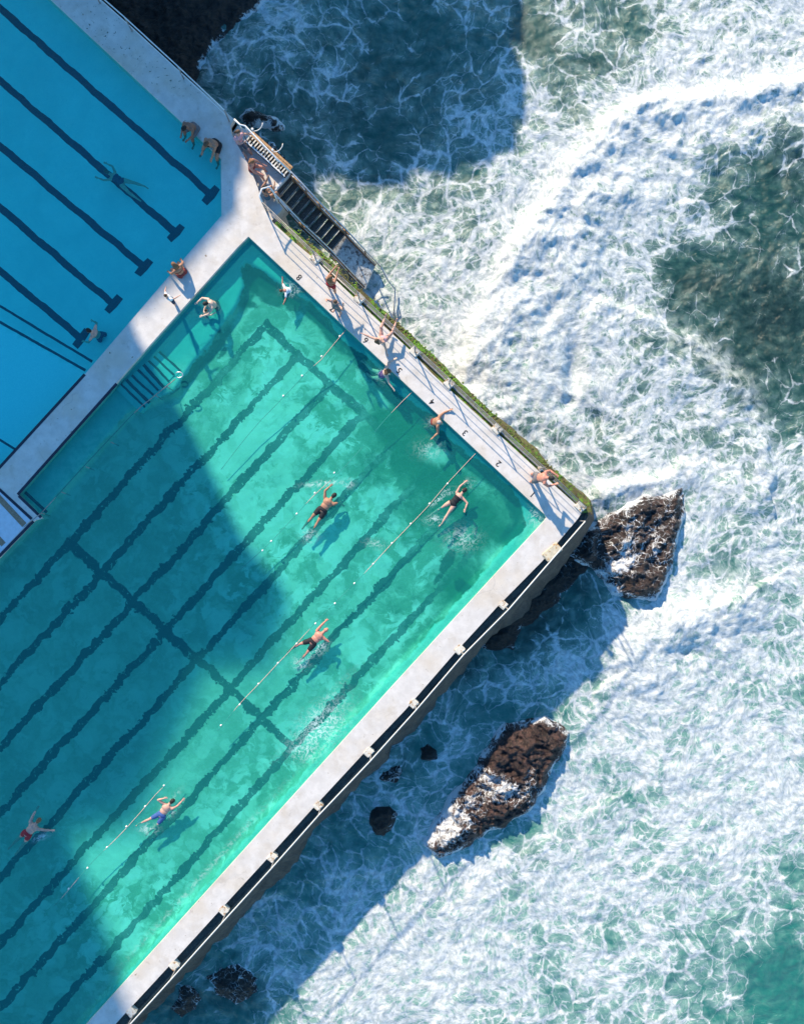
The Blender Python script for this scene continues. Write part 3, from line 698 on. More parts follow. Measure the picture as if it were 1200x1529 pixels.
def sea_attr(X, Y):
    k = 36 * H / (H - SEA); px = 600 + X * k; py = 764.5 - Y * k
    wx = X + 0.9 * fbm(X / 3.2, Y / 3.2, 3, 21); wy = Y + 0.9 * fbm(X / 3.2, Y / 3.2, 3, 31)
    d = samp(600 + wx * k, 764.5 - wy * k)
    d = 0.5 + (d - 0.5) * 1.25 + 0.25 * fbm(X / 2.6, Y / 2.6, 4, 41) + 0.08
    # flow: advect the coordinates through swirls of shrinking size
    fx, fy = X.copy(), Y.copy(); e = 0.02
    for sc, am, sd in ((7.0, 1.5, 1), (3.2, 0.9, 2), (1.5, 0.5, 3), (0.8, 0.24, 4)):
        for _ in range(2):
            n0 = perlin(fx / sc, fy / sc, sd * 7)
            dx = (perlin(fx / sc, (fy + e) / sc, sd * 7) - n0) / e; dy = -(perlin((fx + e) / sc, fy / sc, sd * 7) - n0) / e
            fx = fx + dx * am * sc * 0.055; fy = fy + dy * am * sc * 0.055
    crest = np.zeros(X.shape); body = np.zeros(X.shape)
    for L, a, wf, wb in Lc:
        dd, sgn = dist_line(X + 0.35 * fbm(X / 1.5, Y / 1.5, 3, 61), Y + 0.35 * fbm(X / 1.5, Y / 1.5, 3, 62), L)
        # left of travel = the face the wave runs towards
        b = np.where(sgn > 0, np.exp(-(dd / (wf * 0.75)) ** 2), np.exp(-(dd / wb) ** 2)); body = np.maximum(body, a * b * (0.75 + 0.6 * fbm(X / 1.9, Y / 1.9, 3, 66)))
        crest = np.maximum(crest, min(1, a * 1.25) * np.exp(-(dd / (wf * 1.35)) ** 2))
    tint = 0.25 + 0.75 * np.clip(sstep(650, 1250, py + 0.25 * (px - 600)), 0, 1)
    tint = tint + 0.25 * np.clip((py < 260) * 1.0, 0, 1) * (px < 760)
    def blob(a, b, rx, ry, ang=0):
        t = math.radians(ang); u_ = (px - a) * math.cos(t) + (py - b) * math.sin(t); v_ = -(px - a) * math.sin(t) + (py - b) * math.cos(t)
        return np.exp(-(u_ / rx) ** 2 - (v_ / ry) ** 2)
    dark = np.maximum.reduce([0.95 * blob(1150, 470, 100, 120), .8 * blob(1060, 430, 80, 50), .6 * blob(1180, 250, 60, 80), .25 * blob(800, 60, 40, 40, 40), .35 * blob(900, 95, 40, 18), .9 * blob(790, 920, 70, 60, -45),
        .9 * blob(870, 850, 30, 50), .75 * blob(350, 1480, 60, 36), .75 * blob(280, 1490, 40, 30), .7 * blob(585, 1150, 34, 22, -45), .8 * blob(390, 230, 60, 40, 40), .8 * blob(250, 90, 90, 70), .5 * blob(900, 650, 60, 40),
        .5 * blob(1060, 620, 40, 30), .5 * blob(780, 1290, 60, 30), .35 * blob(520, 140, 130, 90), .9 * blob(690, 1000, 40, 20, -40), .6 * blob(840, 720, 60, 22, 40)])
    hollow = np.maximum.reduce([.65 * blob(856, 555, 13, 38, 4), .5 * blob(850, 600, 13, 14), .4 * blob(1030, 975, 26, 14, 0), .3 * blob(880, 620, 60, 14, 30), .3 * blob(820, 470, 12, 28, 30)])
    for a, b, rx, ry, ang, v in ((800, 50, 46, 32, 45, -.55), (900, 95, 40, 16, 20, -.5), (955, 45, 20, 34, 0, -.4), (860, 160, 26, 14, 0, -.3), (640, 80, 60, 60, 0, -.10), (1120, 330, 60, 60, 0, -.2), (1050, 420, 70, 36, 20, -.35),
            (1160, 500, 60, 90, 0, -.25), (830, 540, 60, 60, 0, .15), (1170, 1460, 50, 60, 0, -.45), (1180, 1300, 26, 20, 0, -.3), (940, 1180, 40, 20, 0, -.2), (690, 1420, 120, 50, -20, .15), (960, 900, 40, 26, 0, -.3),
            (330, 60, 50, 26, -50, .35), (440, 130, 90, 12, -30, .15), (700, 130, 40, 90, 0, .1), (350, 1480, 55, 30, 0, -.3), (1120, 1180, 80, 60, 0, .15), (760, 640, 50, 80, 45, -.1), (800, 920, 60, 50, -45, -.3), (880, 860, 30, 30, 0, -.2)):
        d = d + v * blob(a, b, rx, ry, ang)
    d = d - 0.12 * blob(640, 60, 160, 160) + 0.16 * blob(640, 1160, 300, 80, -48) + 0.12 * blob(820, 990, 90, 60, -30)
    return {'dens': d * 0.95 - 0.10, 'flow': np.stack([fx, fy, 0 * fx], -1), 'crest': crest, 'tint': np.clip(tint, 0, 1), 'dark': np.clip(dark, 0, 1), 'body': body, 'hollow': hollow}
def sea_h(X, Y, A):
    h = 0.16 * fbm(X / 2.8, Y / 2.8, 4, 71) + 0.60 * A['body']
    wx = X + 0.5 * fbm(X / 1.6, Y / 1.6, 3, 84); wy = Y + 0.5 * fbm(X / 1.6, Y / 1.6, 3, 88)
    lump = 0.55 - np.abs(fbm(wx / 1.7, wy / 1.7, 5, 81))
    h = h + lump * (0.15 + 0.20 * np.clip(A['body'], 0, 1)) + 0.10 * np.clip(A['body'], 0, 1) * ridged(wx / 0.55, wy / 0.55, 3, 97) + 0.05 * fbm(X / 0.45, Y / 0.45, 3, 91)
    fx, fy = A['flow'][..., 0], A['flow'][..., 1]
    h = h + 0.07 * ridged(fx / 1.1, fy / 1.1, 4, 95) * np.clip(A['dens'] * 1.3, 0, 1)
    return SEA - 0.05 + h - 0.7 * A['hollow']
X0, X1, Y0_, Y1_ = P(110, 0, SEA).x, P(1240, 0, SEA).x, P(0, 1580, SEA).y, P(0, -50, SEA).y
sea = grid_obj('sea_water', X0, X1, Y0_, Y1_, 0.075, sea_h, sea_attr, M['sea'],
    keep=lambda X, Y: sdf_poly(X, Y, [(p.x, p.y) for p in W3([(130, 0), (190, 60), (340, 200), (395, 330), (840, 770), (700, 930), (100, 1590), (-200, 1590), (-200, -100), (60, -100)], 0)]) < 0.0)
tag(sea, kind='structure')
far = mesh_obj('sea_water', [(-900, -900, SEA - 0.12), (900, -900, SEA - 0.12), (900, 900, SEA - 0.12), (-900, 900, SEA - 0.12),
    (X0 + 1, Y0_ + .2, SEA - 0.12), (X1 - .2, Y0_ + .2, SEA - 0.12), (X1 - .2, Y1_ - .2, SEA - 0.12), (X0 + 1, Y1_ - .2, SEA - 0.12)],
    [(0, 1, 5, 4), (1, 2, 6, 5), (2, 3, 7, 6), (3, 0, 4, 7)], M['sea'])
for nm, v in (('dens', 0.35), ('tint', 0.5)):
    far.data.attributes.new(nm, 'FLOAT', 'POINT').data.foreach_set('value', [v] * 8)
far.data.attributes.new('flow', 'FLOAT_VECTOR', 'POINT').data.foreach_set('vector', [c for v in far.data.vertices for c in v.co])
tag(far, kind='structure')
# ------------------------------------------------------------------ rocks
def rock(name, label, cat, poly, top, edge, wash=0.0, shade=0.0, seed=0, group=None, strat=0.0, rough=0.35, washes=(), step=0.05):
    zc = SEA + top * 0.4; pw = W2(poly, SEA + 0.15)
    xs = [p[0] for p in pw]; ys = [p[1] for p in pw]; m = edge + 0.4
    def at(X, Y):
        d = sdf_poly(X + 0.25 * fbm(X * 1.1, Y * 1.1, 3, seed), Y + 0.25 * fbm(X * 1.1, Y * 1.1, 3, seed + 5), pw)
        wsh = np.full(X.shape, wash)
        for (a, b, rx, ry, an, v) in washes:
            wsh = wsh + gs(X, Y, [(a, b, rx, ry, an, 1)], zc) * v
        wsh = wsh + (0.75 + 1.6 * fbm(X / 0.8, Y / 0.8, 3, seed + 44)) * (1 - sstep(0.0, 0.45, d)) * (1 - 0.75 * (shade > 0.9))
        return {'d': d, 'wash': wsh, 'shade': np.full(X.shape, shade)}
    def zf(X, Y, A):
        d = A['d']; r = ridged((X * .8 + Y * .6) * (1 + strat), (Y * .8 - X * .6), 5, seed + 9) - 0.6
        b = fbm(X * 0.8, Y * 0.8, 3, seed + 2)
        prof = np.where(d > 0, top * np.clip(d / edge, 0, 1) ** 0.55, d * 3.0)
        return SEA + prof * (0.8 + 0.5 * b) + r * rough * sstep(-0.1, 0.5, d) * (0.5 + top) + 0.10 * (ridged(X * 1.9 + b, Y * 3.6, 4, seed + 21) - .6) * sstep(0, .4, d) * (0.4 + top) - 0.05
    o = grid_obj(name, min(xs) - m, max(xs) + m, min(ys) - m, max(ys) + m, step, zf, at, M['rock'], keep=lambda X, Y: sdf_poly(X, Y, pw) > -0.5)
    return tag(o, label, cat, group)
rock('boulder', 'large elongated brown rock awash with white foam streaks at its lower left end', 'rock',
     [(630, 1268), (640, 1238), (668, 1195), (700, 1152), (732, 1108), (748, 1082), (775, 1075), (812, 1068), (852, 1092), (848, 1118), (826, 1142), (815, 1178), (795, 1210), (768, 1226), (722, 1250), (690, 1272), (655, 1280)],
     1.1, 1.0, -0.12, 0.0, 3, strat=0.5, rough=0.34, washes=[(730, 1158, 60, 14, 25, .62), (752, 1185, 50, 16, 10, .42), (672, 1215, 34, 20, -50, .55), (660, 1250, 50, 26, -30, .55), (790, 1165, 16, 30, 0, .35), (700, 1210, 50, 30, -40, .3)])
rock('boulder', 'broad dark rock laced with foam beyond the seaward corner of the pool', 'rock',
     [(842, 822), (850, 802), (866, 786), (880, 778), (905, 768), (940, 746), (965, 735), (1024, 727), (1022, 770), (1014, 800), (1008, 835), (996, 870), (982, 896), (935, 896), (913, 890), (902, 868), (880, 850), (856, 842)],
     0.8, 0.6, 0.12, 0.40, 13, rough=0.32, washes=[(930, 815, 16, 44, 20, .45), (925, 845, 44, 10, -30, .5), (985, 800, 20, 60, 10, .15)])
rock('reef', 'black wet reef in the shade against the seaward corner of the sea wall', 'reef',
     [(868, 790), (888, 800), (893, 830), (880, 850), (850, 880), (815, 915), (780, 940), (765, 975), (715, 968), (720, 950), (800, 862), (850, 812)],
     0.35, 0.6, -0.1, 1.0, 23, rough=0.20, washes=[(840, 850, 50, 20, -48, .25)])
rock('boulder', 'small round dark rock nearest the top of the shaded channel', 'rock', [(628, 1118), (640, 1112), (652, 1120), (653, 1134), (640, 1140), (628, 1134)], 0.6, 0.25, -0.1, 1.0, 33, rough=0.15, step=0.05)
rock('boulder', 'round black rock ringed by foam in the middle of the shaded channel', 'rock', [(553, 1215), (562, 1204), (582, 1203), (591, 1215), (590, 1235), (575, 1250), (558, 1246), (551, 1232)], 0.6, 0.3, -0.1, 1.0, 43, rough=0.2, step=0.05)
rock('boulder', 'flat half submerged dark rock close against the sea wall', 'rock', [(560, 1165), (575, 1148), (598, 1140), (602, 1152), (592, 1168), (572, 1172)], 0.32, 0.4, 0.1, 1.0, 53, rough=0.15, step=0.05)
rock('boulder', 'long smooth dark rock lying beside the timber bench rail', 'rock', [(358, 172), (368, 162), (385, 163), (408, 173), (424, 184), (425, 192), (412, 196), (390, 190), (366, 184)], 0.55, 0.5, -0.1, 0.55, 63, rough=0.12, step=0.05)
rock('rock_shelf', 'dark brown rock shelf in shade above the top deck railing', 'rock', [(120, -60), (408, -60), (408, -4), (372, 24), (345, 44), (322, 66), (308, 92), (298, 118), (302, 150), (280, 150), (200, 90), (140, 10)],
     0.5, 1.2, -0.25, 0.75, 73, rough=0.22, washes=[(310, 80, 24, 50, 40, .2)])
rock('reef', 'dark submerged reef under the stairs and timber bench', 'reef', [(372, 200), (400, 205), (430, 230), (440, 262), (430, 300), (400, 290), (360, 230)], 0.25, 0.6, -0.05, 0.9, 83, rough=0.2)
rock('boulder', 'low dark rock awash near the bottom edge below the sea wall', 'rock', [(305, 1462), (330, 1440), (365, 1440), (388, 1462), (385, 1490), (352, 1505), (318, 1492)], 0.22, 0.7, 0.15, 1.0, 93, rough=0.12)
rock('boulder', 'dark rock awash tight under the last rail blocks at the bottom', 'rock', [(262, 1478), (285, 1468), (302, 1485), (296, 1515), (268, 1524), (250, 1508)], 0.22, 0.6, 0.15, 1.0, 103, rough=0.12)
# ------------------------------------------------------------------ painted stripes, platform and steps on the deck
def stripe(name, pts, wd, z, mat, parent):
    for a, b in zip(pts[:-1], pts[1:]):
        A, B = P(*a).xy, P(*b).xy; d = (B - A).normalized(); n_ = Vector((-d.y, d.x)) * wd / 2; e = d * wd * 0.0
        V = [(*(A + n_ - e), z), (*(A - n_ - e), z), (*(B - n_ + e), z), (*(B + n_ + e), z)]
        mesh_obj(name, V, [(0, 1, 2, 3)], mat, parent)
stripe('edge_stripe', [(-170, 885), (0, 698), (127, 559)], 0.12, 0.006, M['black'], deck)
stripe('edge_stripe', [(174.5, 573), (27, 738.5)], 0.12, 0.006, M['black'], deck)
stripe('edge_stripe', [(28.5, 740.2), (62, 772.5)], 0.12, 0.006, M['black'], deck)
stripe('edge_stripe', [(-60, 674), (0, 731), (48, 775)], 0.12, 0.010, M['black'], deck)
stripe('edge_stripe', [(50.5, 778), (0, 830), (-80, 917)], 0.13, 0.006, M['black'], deck)
mesh_obj('platform_paint', W3([(-80, 662), (0, 733.5), (46, 776.5), (0, 826), (-200, 1040), (-500, 900)], 0.004), [(0, 1, 2, 3, 4, 5)], M['platform'], deck)
stripe('grate_strip', [(-30, 712), (37, 784)], 0.24, 0.012, M['strip'], deck)
stripe('grate_strip', [(-40, 763), (6, 813)], 0.24, 0.012, M['strip'], deck)
wavy_strip('submerged_stripe', (38, 735), (70.5, 765), 0.13, -0.45, M['black'], fl, 0.01, 3)
# submerged steps: treads stepping down, each with a black nosing
steps = [((181, 573), (217, 608)), ((189, 567), (224, 601)), ((197, 560), (229, 590)), ((206, 552), (237, 583)), ((214, 545), (245, 578)), ((222, 539), (253, 570)), ((230, 532), (260, 560)), ((238, 525), (270, 554))]
stp = thing('pool_steps', 'flight of submerged pool steps with black edged treads beside the divider walkway', 'steps')
for i, (a, b) in enumerate(steps):
    z = -0.35 - 0.012 * i
    A, B = P(*a, z), P(*b, z); d = (B - A).normalized(); n_ = Vector((d.y, -d.x, 0)) * -0.30
    bm = bmesh.new(); q = [bm.verts.new(v) for v in (A, B, B - n_, A - n_)]
    f = bm.faces.new(q); r = bmesh.ops.extrude_face_region(bm, geom=[f]); bmesh.ops.translate(bm, verts=[v for v in r['geom'] if isinstance(v, bmesh.types.BMVert)], vec=(0, 0, -0.6))
    bm_obj('tread', bm, M['poolwall'], stp)
    wavy_strip('nosing', a, b, 0.10 + 0.03 * (i in (1, 4)), z + 0.008, M['black'], stp, 0.035, 40 + i)
# ------------------------------------------------------------------ lane numbers
for txt, px, py in (('8', 447, 414), ('7', 497, 461), ('6', 546, 508), ('5', 596, 553), ('4', 645, 600), ('3', 694, 646), ('2', 744, 692), ('1', 795, 738)):
    cu = bpy.data.curves.new('lane_number', 'FONT'); cu.body = txt; cu.size = 0.36; cu.align_x = 'CENTER'; cu.align_y = 'CENTER'
    cu.offset = 0.004; cu.extrude = 0.002
    o = link(bpy.data.objects.new('tmp', cu)); dg = bpy.context.evaluated_depsgraph_get()
    me = bpy.data.meshes.new_from_object(o.evaluated_get(dg)); bpy.data.objects.remove(o); bpy.data.curves.remove(cu)
    me.materials.clear(); me.materials.append(M['digit'])
    n = link(bpy.data.objects.new('lane_number', me), deck); n.location = P(px, py) + Vector((0, 0, 0.006)); n.rotation_euler = (0, 0, math.radians(137))
    n['label'] = 'black painted lane number %s on the white deck' % txt
# ------------------------------------------------------------------ railings
def block(parent, p, rz, size, mat, name='post_base'):
    bm = bmesh.new(); add_box(bm, (0, 0, 0), size, 0, bevel=0.03)
    for v in bm.verts: v.co += Vector((rng.uniform(-.015, .015), rng.uniform(-.015, .015), rng.uniform(-.008, .008)))
    o = bm_obj(name, bm, mat, parent); o.location = p; o.rotation_euler = (0, 0, rz); return o
def tube_obj(name, pts, r, mat, parent, seg=8):
    bm = bmesh.new(); add_tube(bm, pts, r, seg); return bm_obj(name, bm, mat, parent, True)
ang_se = math.atan2(-0.742 * -1, 0.67)
# seaward (south-east) railing
seposts = [(751, 903), (686, 970), (617, 1050), (550, 1123), (475, 1203), (406, 1280), (334, 1360), (260, 1442), (196, 1512), (130, 1590)]
se = thing('railing', 'single white cable railing on rusty white blocks along the long straight sea wall', 'railing')
c0 = P(866, 778); tops = [Vector((c0.x, c0.y, 0.95))]
tube_obj('post', [c0 + Vector((0, 0, -0.1)), c0 + Vector((0, 0, 0.97))], 0.028, M['pipe'], se)
rb = P(824, 824); block(se, rb + Vector((0, 0, -0.06)), math.radians(41), (0.80, 0.42, 0.26), M['rustblock'])
for i, (a, b) in enumerate(seposts):
    p = P(a, b); block(se, p + Vector((0, 0, -0.12)), math.radians(48 + rng.uniform(-4, 4)), (0.36 + rng.uniform(-.05, .05), 0.34, 0.30), M['block'])
    q = p + Vector((0.10, -0.09, 0)); lean = Vector((rng.uniform(-.02, .02), rng.uniform(-.02, .02), 0))
    tube_obj('post', [q, q + lean + Vector((0, 0, 0.95))], 0.026, M['pipe'], se); tops.append(q + lean + Vector((0, 0, 0.93)))
tube_obj('rail', tops, 0.028, M['cable'], se, 6)
# mossy side (north-east) railing
neposts = [(471, 386), (536, 446), (619, 525), (670, 573), (742, 641), (806, 700), (866, 757)]
ne = thing('railing', 'grey three wire railing along the numbered deck edge beside the moss', 'railing')
pts = []
for i, (a, b) in enumerate(neposts):
    p = P(a, b)
    block(ne, p + Vector((0, 0, -0.05)), math.radians(-45), (0.40, 0.36, 0.24) if i not in (5,) else (0.2, 0.16, 0.2), M['block'])
    q = p + Vector((0.0, 0.0, 0))
    tube_obj('post', [q, q + Vector((0, 0, 1.12))], 0.030, M['pipe'], ne); pts.append(q)
st0 = P(398, 316)
tube_obj('post', [st0, st0 + Vector((0, 0, 1.12))], 0.030, M['pipe'], ne)
pts = [st0] + pts
for h, r in ((0.38, 0.011), (0.74, 0.012), (1.11, 0.018)):
    tube_obj('rail', [p + Vector((0, 0, h)) for p in pts], r, M['pipe'], ne, 6)
tube_obj('pipe', [p + Vector((0.02, 0.02, -0.10)) for p in pts[1:]], 0.035, M['pipe'], ne, 8)
tube_obj('end_loop', [st0 + Vector((0, 0, 1.1)), st0 + Vector((-.1, .22, 1.2)), st0 + Vector((0.0, .5, 1.2)), st0 + Vector((.28, .62, 1.1)), st0 + Vector((.42, .5, .9)), st0 + Vector((.45, .42, -.2))], 0.035, M['whitepipe'], ne)
# upper railing
up = thing('railing', 'thin white railing along the shaded upper deck edge above the rock shelf', 'railing')
uposts = [(100, -52), (152, 3), (200, 45), (277, 116), (345, 180)]; pu = [P(a, b) + Vector((-0.06, -0.05, 0)) for a, b in uposts]
for q in pu: tube_obj('post', [q, q + Vector((0, 0, 1.05))], 0.028, M['pipe'], up)
tube_obj('rail', [q + Vector((0, 0, 1.05)) for q in pu], 0.026, M['whitepipe'], up, 6)
tube_obj('rail', [q + Vector((0, 0, 0.5)) for q in pu], 0.016, M['whitepipe'], up, 6)
# underwater handrail by the steps
hr = thing('handrail', 'thin submerged handrail running along the shallow pool ledge', 'handrail')
hp = [P(36, 787, .3), P(62, 766, .25), P(85, 741, -.22), P(120, 702, -.26), P(195, 622, -.24), P(212, 606, -.1), P(221, 599, .0), P(262, 566, .02)]
tube_obj('rail', hp, 0.018, M['pipe'], hr, 6)
for a, b in ((93, 735), (129, 697), (166, 660), (62, 766), (232, 590), (249, 577)):
    q = P(a, b, 0.0); tube_obj('post', [q + Vector((0, 0, .02)), q + Vector((.16, -.12, -0.5))], 0.018, M['pipe'], hr, 6)
lp_ = P(268, 560, 0.0)
tube_obj('end_loop', [lp_ + Vector((math.cos(t) * .16, math.sin(t) * .12, 0.05)) for t in np.linspace(2.6, -2.2, 9)], 0.022, M['steel'], hr, 6)

# ------------------------------------------------------------------ terrace landing, timber bench, sea stairs
land = mesh_obj('landing', [], [], M['deck'])
lp2 = W3([(352, 180), (372, 190), (402, 222), (432, 255), (405, 284), (420, 306), (400, 328), (385, 300), (376, 262), (358, 230), (340, 196)], 0)
def slab(name, pts, z0, z1, mat, parent=None):
    n = len(pts); V = [Vector((p[0], p[1], z1)) for p in pts] + [Vector((p[0], p[1], z0)) for p in pts]
    F = [tuple(t) for t in tessellate_polygon([[Vector((p[0], p[1], 0)) for p in pts]])]
    F += [tuple(i + n for i in t[::-1]) for t in F[:]] + [(i, i + n, (i + 1) % n + n, (i + 1) % n) for i in range(n)]
    return mesh_obj(name, V, F, mat, parent)
bpy.data.objects.remove(land)
land = slab('landing', lp2, -4.8, -0.45, M['deck']); tag(land, kind='structure')
be = thing('timber_bench', 'warm timber bench with open slatted seat beside the upper sea rail', 'bench')
A, B = P(371, 203, -0.05), P(431, 257, -0.05); d = (B - A).normalized(); L = (B - A).length; n_ = Vector((-d.y, d.x, 0)); az = math.atan2(d.y, d.x)
bm = bmesh.new()
for k, o_ in enumerate((0.02, 0.13)): add_box(bm, A + d * L / 2 + n_ * (0.10 + o_), (L, 0.095, 0.05), az, bevel=0.008)
bm_obj('back_plank', bm, M['wood'], be)
bm = bmesh.new(); add_box(bm, A + d * L / 2 - n_ * 0.24, (L, 0.05, 0.05), az); bm_obj('front_rail', bm, M['whitepipe'], be)
bm = bmesh.new()
ns = int(L / 0.135)
for k in range(ns): add_box(bm, A + d * (k + .5) * L / ns - n_ * 0.07, (0.055, 0.30, 0.04), az)
bm_obj('slat', bm, M['block'], be)
bm = bmesh.new(); add_box(bm, A + d * L / 2 - n_ * 0.06 + Vector((0, 0, -.12)), (L, 0.42, 0.06), az); bm_obj('seat_underside', bm, M['slot'], be)
for t in (0.08, 0.5, 0.92):
    bm = bmesh.new(); add_box(bm, A + d * L * t + Vector((0, 0, -.30)), (0.07, 0.4, 0.34), az); bm_obj('leg', bm, M['slot'], be)
# stairs
T0, T1 = P(421, 271, -0.5), P(508, 361, -2.35)
stt = thing('sea_stairs', 'steep dark grated stairs dropping from the landing into the surf', 'stairs')
d3 = T1 - T0; dh = Vector((d3.x, d3.y, 0)); Ls = dh.length; dh.normalize(); nh = Vector((-dh.y, dh.x, 0)); az2 = math.atan2(dh.y, dh.x)
NT_ = 10
for k in range(NT_):
    t = (k + 0.5) / NT_; c = T0.lerp(T1, t); wdt = 1.05
    bm = bmesh.new(); add_box(bm, c, (Ls / NT_ * 1.02, wdt, 0.05), az2); bm_obj('tread', bm, M['grate'], stt)
    bm = bmesh.new(); add_box(bm, c + dh * (Ls / NT_ * 0.44) + Vector((0, 0, 0.03)), (0.022, wdt * 0.98, 0.03), az2); bm_obj('nosing', bm, M['nosing'], stt)
topb = bmesh.new(); add_box(topb, P(420, 273, -0.40), (0.10, 1.20, 0.16), az2); bm_obj('top_beam', topb, M['whitepipe'], stt)
T2 = P(545, 402, -3.1)
sl = slab('bottom_landing', [P(493, 375, -2.4).xy, P(516, 348, -2.4).xy, P(561, 394, -3.1).xy, P(545, 431, -3.1).xy], -3.3, -3.0, M['foamy'], stt)
for v, z in zip(sl.data.vertices, (-2.55, -2.45, -3.05, -3.2)): v.co.z = z
def srail(name, pxs, zs, r, mat): tube_obj(name, [P(a, b, z) for (a, b), z in zip(pxs, zs)], r, mat, stt)
zr = (-0.5, -1.35, -2.3, -3.1)
def beam(pxs, zs, wd, ht, mat, name='stringer'):
    bm = bmesh.new(); pp = [P(a, b, z) for (a, b), z in zip(pxs, zs)]
    for a, b in zip(pp[:-1], pp[1:]):
        d_ = (b - a); l = d_.length; rot = d_.to_track_quat('X', 'Z').to_matrix().to_4x4()
        r = bmesh.ops.create_cube(bm, size=1, matrix=Matrix.Translation((a + b) / 2) @ rot @ Matrix.Diagonal((l, wd, ht, 1)))
    bm_obj(name, bm, mat, stt)
beam([(434, 262), (477, 311), (516, 350), (560, 396)], zr, 0.10, 0.22, M['rust'])
beam([(406, 285), (450, 338), (493, 376), (543, 430)], zr, 0.10, 0.22, M['rust'])
zt = (0.45, -0.45, -1.4, -2.3)
srail('handrail', [(433, 255), (478, 303), (516, 342), (569, 399)], zt, 0.035, M['steel'])
srail('handrail', [(433, 259), (476, 307), (514, 346), (560, 395)], (-.05, -.9, -1.85, -2.7), 0.022, M['steel'])
srail('handrail', [(401, 279), (407, 286), (450, 332), (491, 371), (545, 428)], (0.5, 0.45, -0.45, -1.4, -2.3), 0.035, M['steel'])
srail('handrail', [(405, 286), (448, 335), (489, 374), (543, 431)], (-.05, -.9, -1.85, -2.7), 0.022, M['steel'])
for (a, b), z in zip([(434, 259), (456, 282), (477, 304), (516, 343), (545, 374)], (0.45, 0, -.45, -1.4, -1.9)):
    q = P(a, b, z); tube_obj('post', [q, q - Vector((0, 0, 1.0))], 0.03, M['rust'], stt)
for (a, b), z in zip([(407, 286), (430, 310), (450, 332), (491, 371), (520, 402)], (0.45, 0, -.45, -1.4, -1.9)):
    q = P(a, b, z); tube_obj('post', [q, q - Vector((0, 0, 1.0))], 0.03, M['rust'], stt)
for px, py, z in ((478, 305, -.9), (518, 346, -1.8), (443, 268, -.2), (412, 296, -.3), (452, 336, -.9), (497, 386, -2.0)):
    bm = bmesh.new(); add_box(bm, P(px, py, z), (0.34, 0.10, 0.14), az2, bevel=.01); bm_obj('bracket', bm, M['wood'], stt)
cha = tube_obj('chain', [P(569, 399, -2.3), P(580, 420, -2.9), P(590, 432, -3.25), P(589, 450, -3.3), P(588, 472, -3.35)], 0.03, M['steel'], stt)
# bench-side railing
br = thing('railing', 'white railing with upright posts on the sea side of the timber bench', 'railing')
bp = [(350, 178, .95), (358, 186, 1.0), (366, 188, 1.0), (391, 214, 1.0), (412, 236, 1.0), (433, 256, .6)]
tube_obj('rail', [P(a, b, z) for a, b, z in bp], 0.035, M['whitepipe'], br)
tube_obj('rail', [P(a, b, .45) for a, b, z in bp[:-1]] + [P(433, 258, .1)], 0.02, M['steel'], br, 6)
for a, b, z in bp[1:]:
    q = P(a, b, z); tube_obj('post', [q, Vector((q.x, q.y, -.5))], 0.026, M['steel'], br)
for a, b in ((377, 196), (407, 227)):
    q = P(a, b, 0.9)
    tube_obj('bracket', [q, q + Vector((.18, .02, 0)), q + Vector((.30, .08, .02)), q + Vector((.40, .20, .05)), q + Vector((.43, .30, .1))], 0.018, M['float'], br, 6)
    bm = bmesh.new(); add_box(bm, q + Vector((0.0, .08, .02)), (.09, .09, .07), .7, bevel=.01); bm_obj('clamp', bm, M['whitepipe'], br)
pit = slab('pit', [P(404, 330).xy, P(420, 308).xy, P(500, 382).xy, P(486, 400).xy], -4.8, -3.2, M['wall']); pit.name = 'stair_pit'; tag(pit, kind='structure')

# ------------------------------------------------------------------ lane ropes
def rope(label, ptsv, floats, tagn):
    R = thing('lane_rope', label, 'lane rope', group='lane ropes')
    bm = bmesh.new()
    for seg in ptsv:
        pp = [P(a, b, WZ + z) for a, b, z in seg]; pp2 = []
        for a, b in zip(pp[:-1], pp[1:]):
            n = max(1, int((b - a).length / 0.3)); pp2 += [a.lerp(b, i / n) for i in range(n)]
        pp2.append(pp[-1]); pp2 = [p + Vector((0.03 * math.sin(p.x * 2.1), 0.03 * math.cos(p.y * 1.7), 0)) for p in pp2]
        add_tube(bm, pp2, 0.012, 5)
    bm_obj('rope', bm, M['rope'], R, True)
    for a, b in floats:
        f = bmesh.new(); c = P(a, b, WZ + 0.01); add_ball(f, (0, 0, 0), 0.038, 2, (1.3, 1, .8)); o = bm_obj('float', f, M['float'], R, True); o.location = c; o.rotation_euler = (0, 0, 0.83)
rope('sunken pink lane rope starting beside lane number seven', [[(515, 494, .02), (480, 537, .02), (462, 552, -.03)], [(462, 552, -.04), (423, 592, -.08), (390, 628, -.15), (330, 700, -.3)]],
     [(507, 502), (480, 532), (451, 561), (423, 591)], 1)
rope('short pink lane rope dipping under by the middle of the pool', [[(614, 585, .0), (600, 600, .02), (560, 646, -.06)], [(540, 668, -.05), (505, 705, -.02), (470, 740, .01), (440, 772, -.04), (400, 812, -.08), (360, 850, -.12)]],
     [(499, 706), (470, 736), (443, 767), (405, 808), (392, 822)], 2)
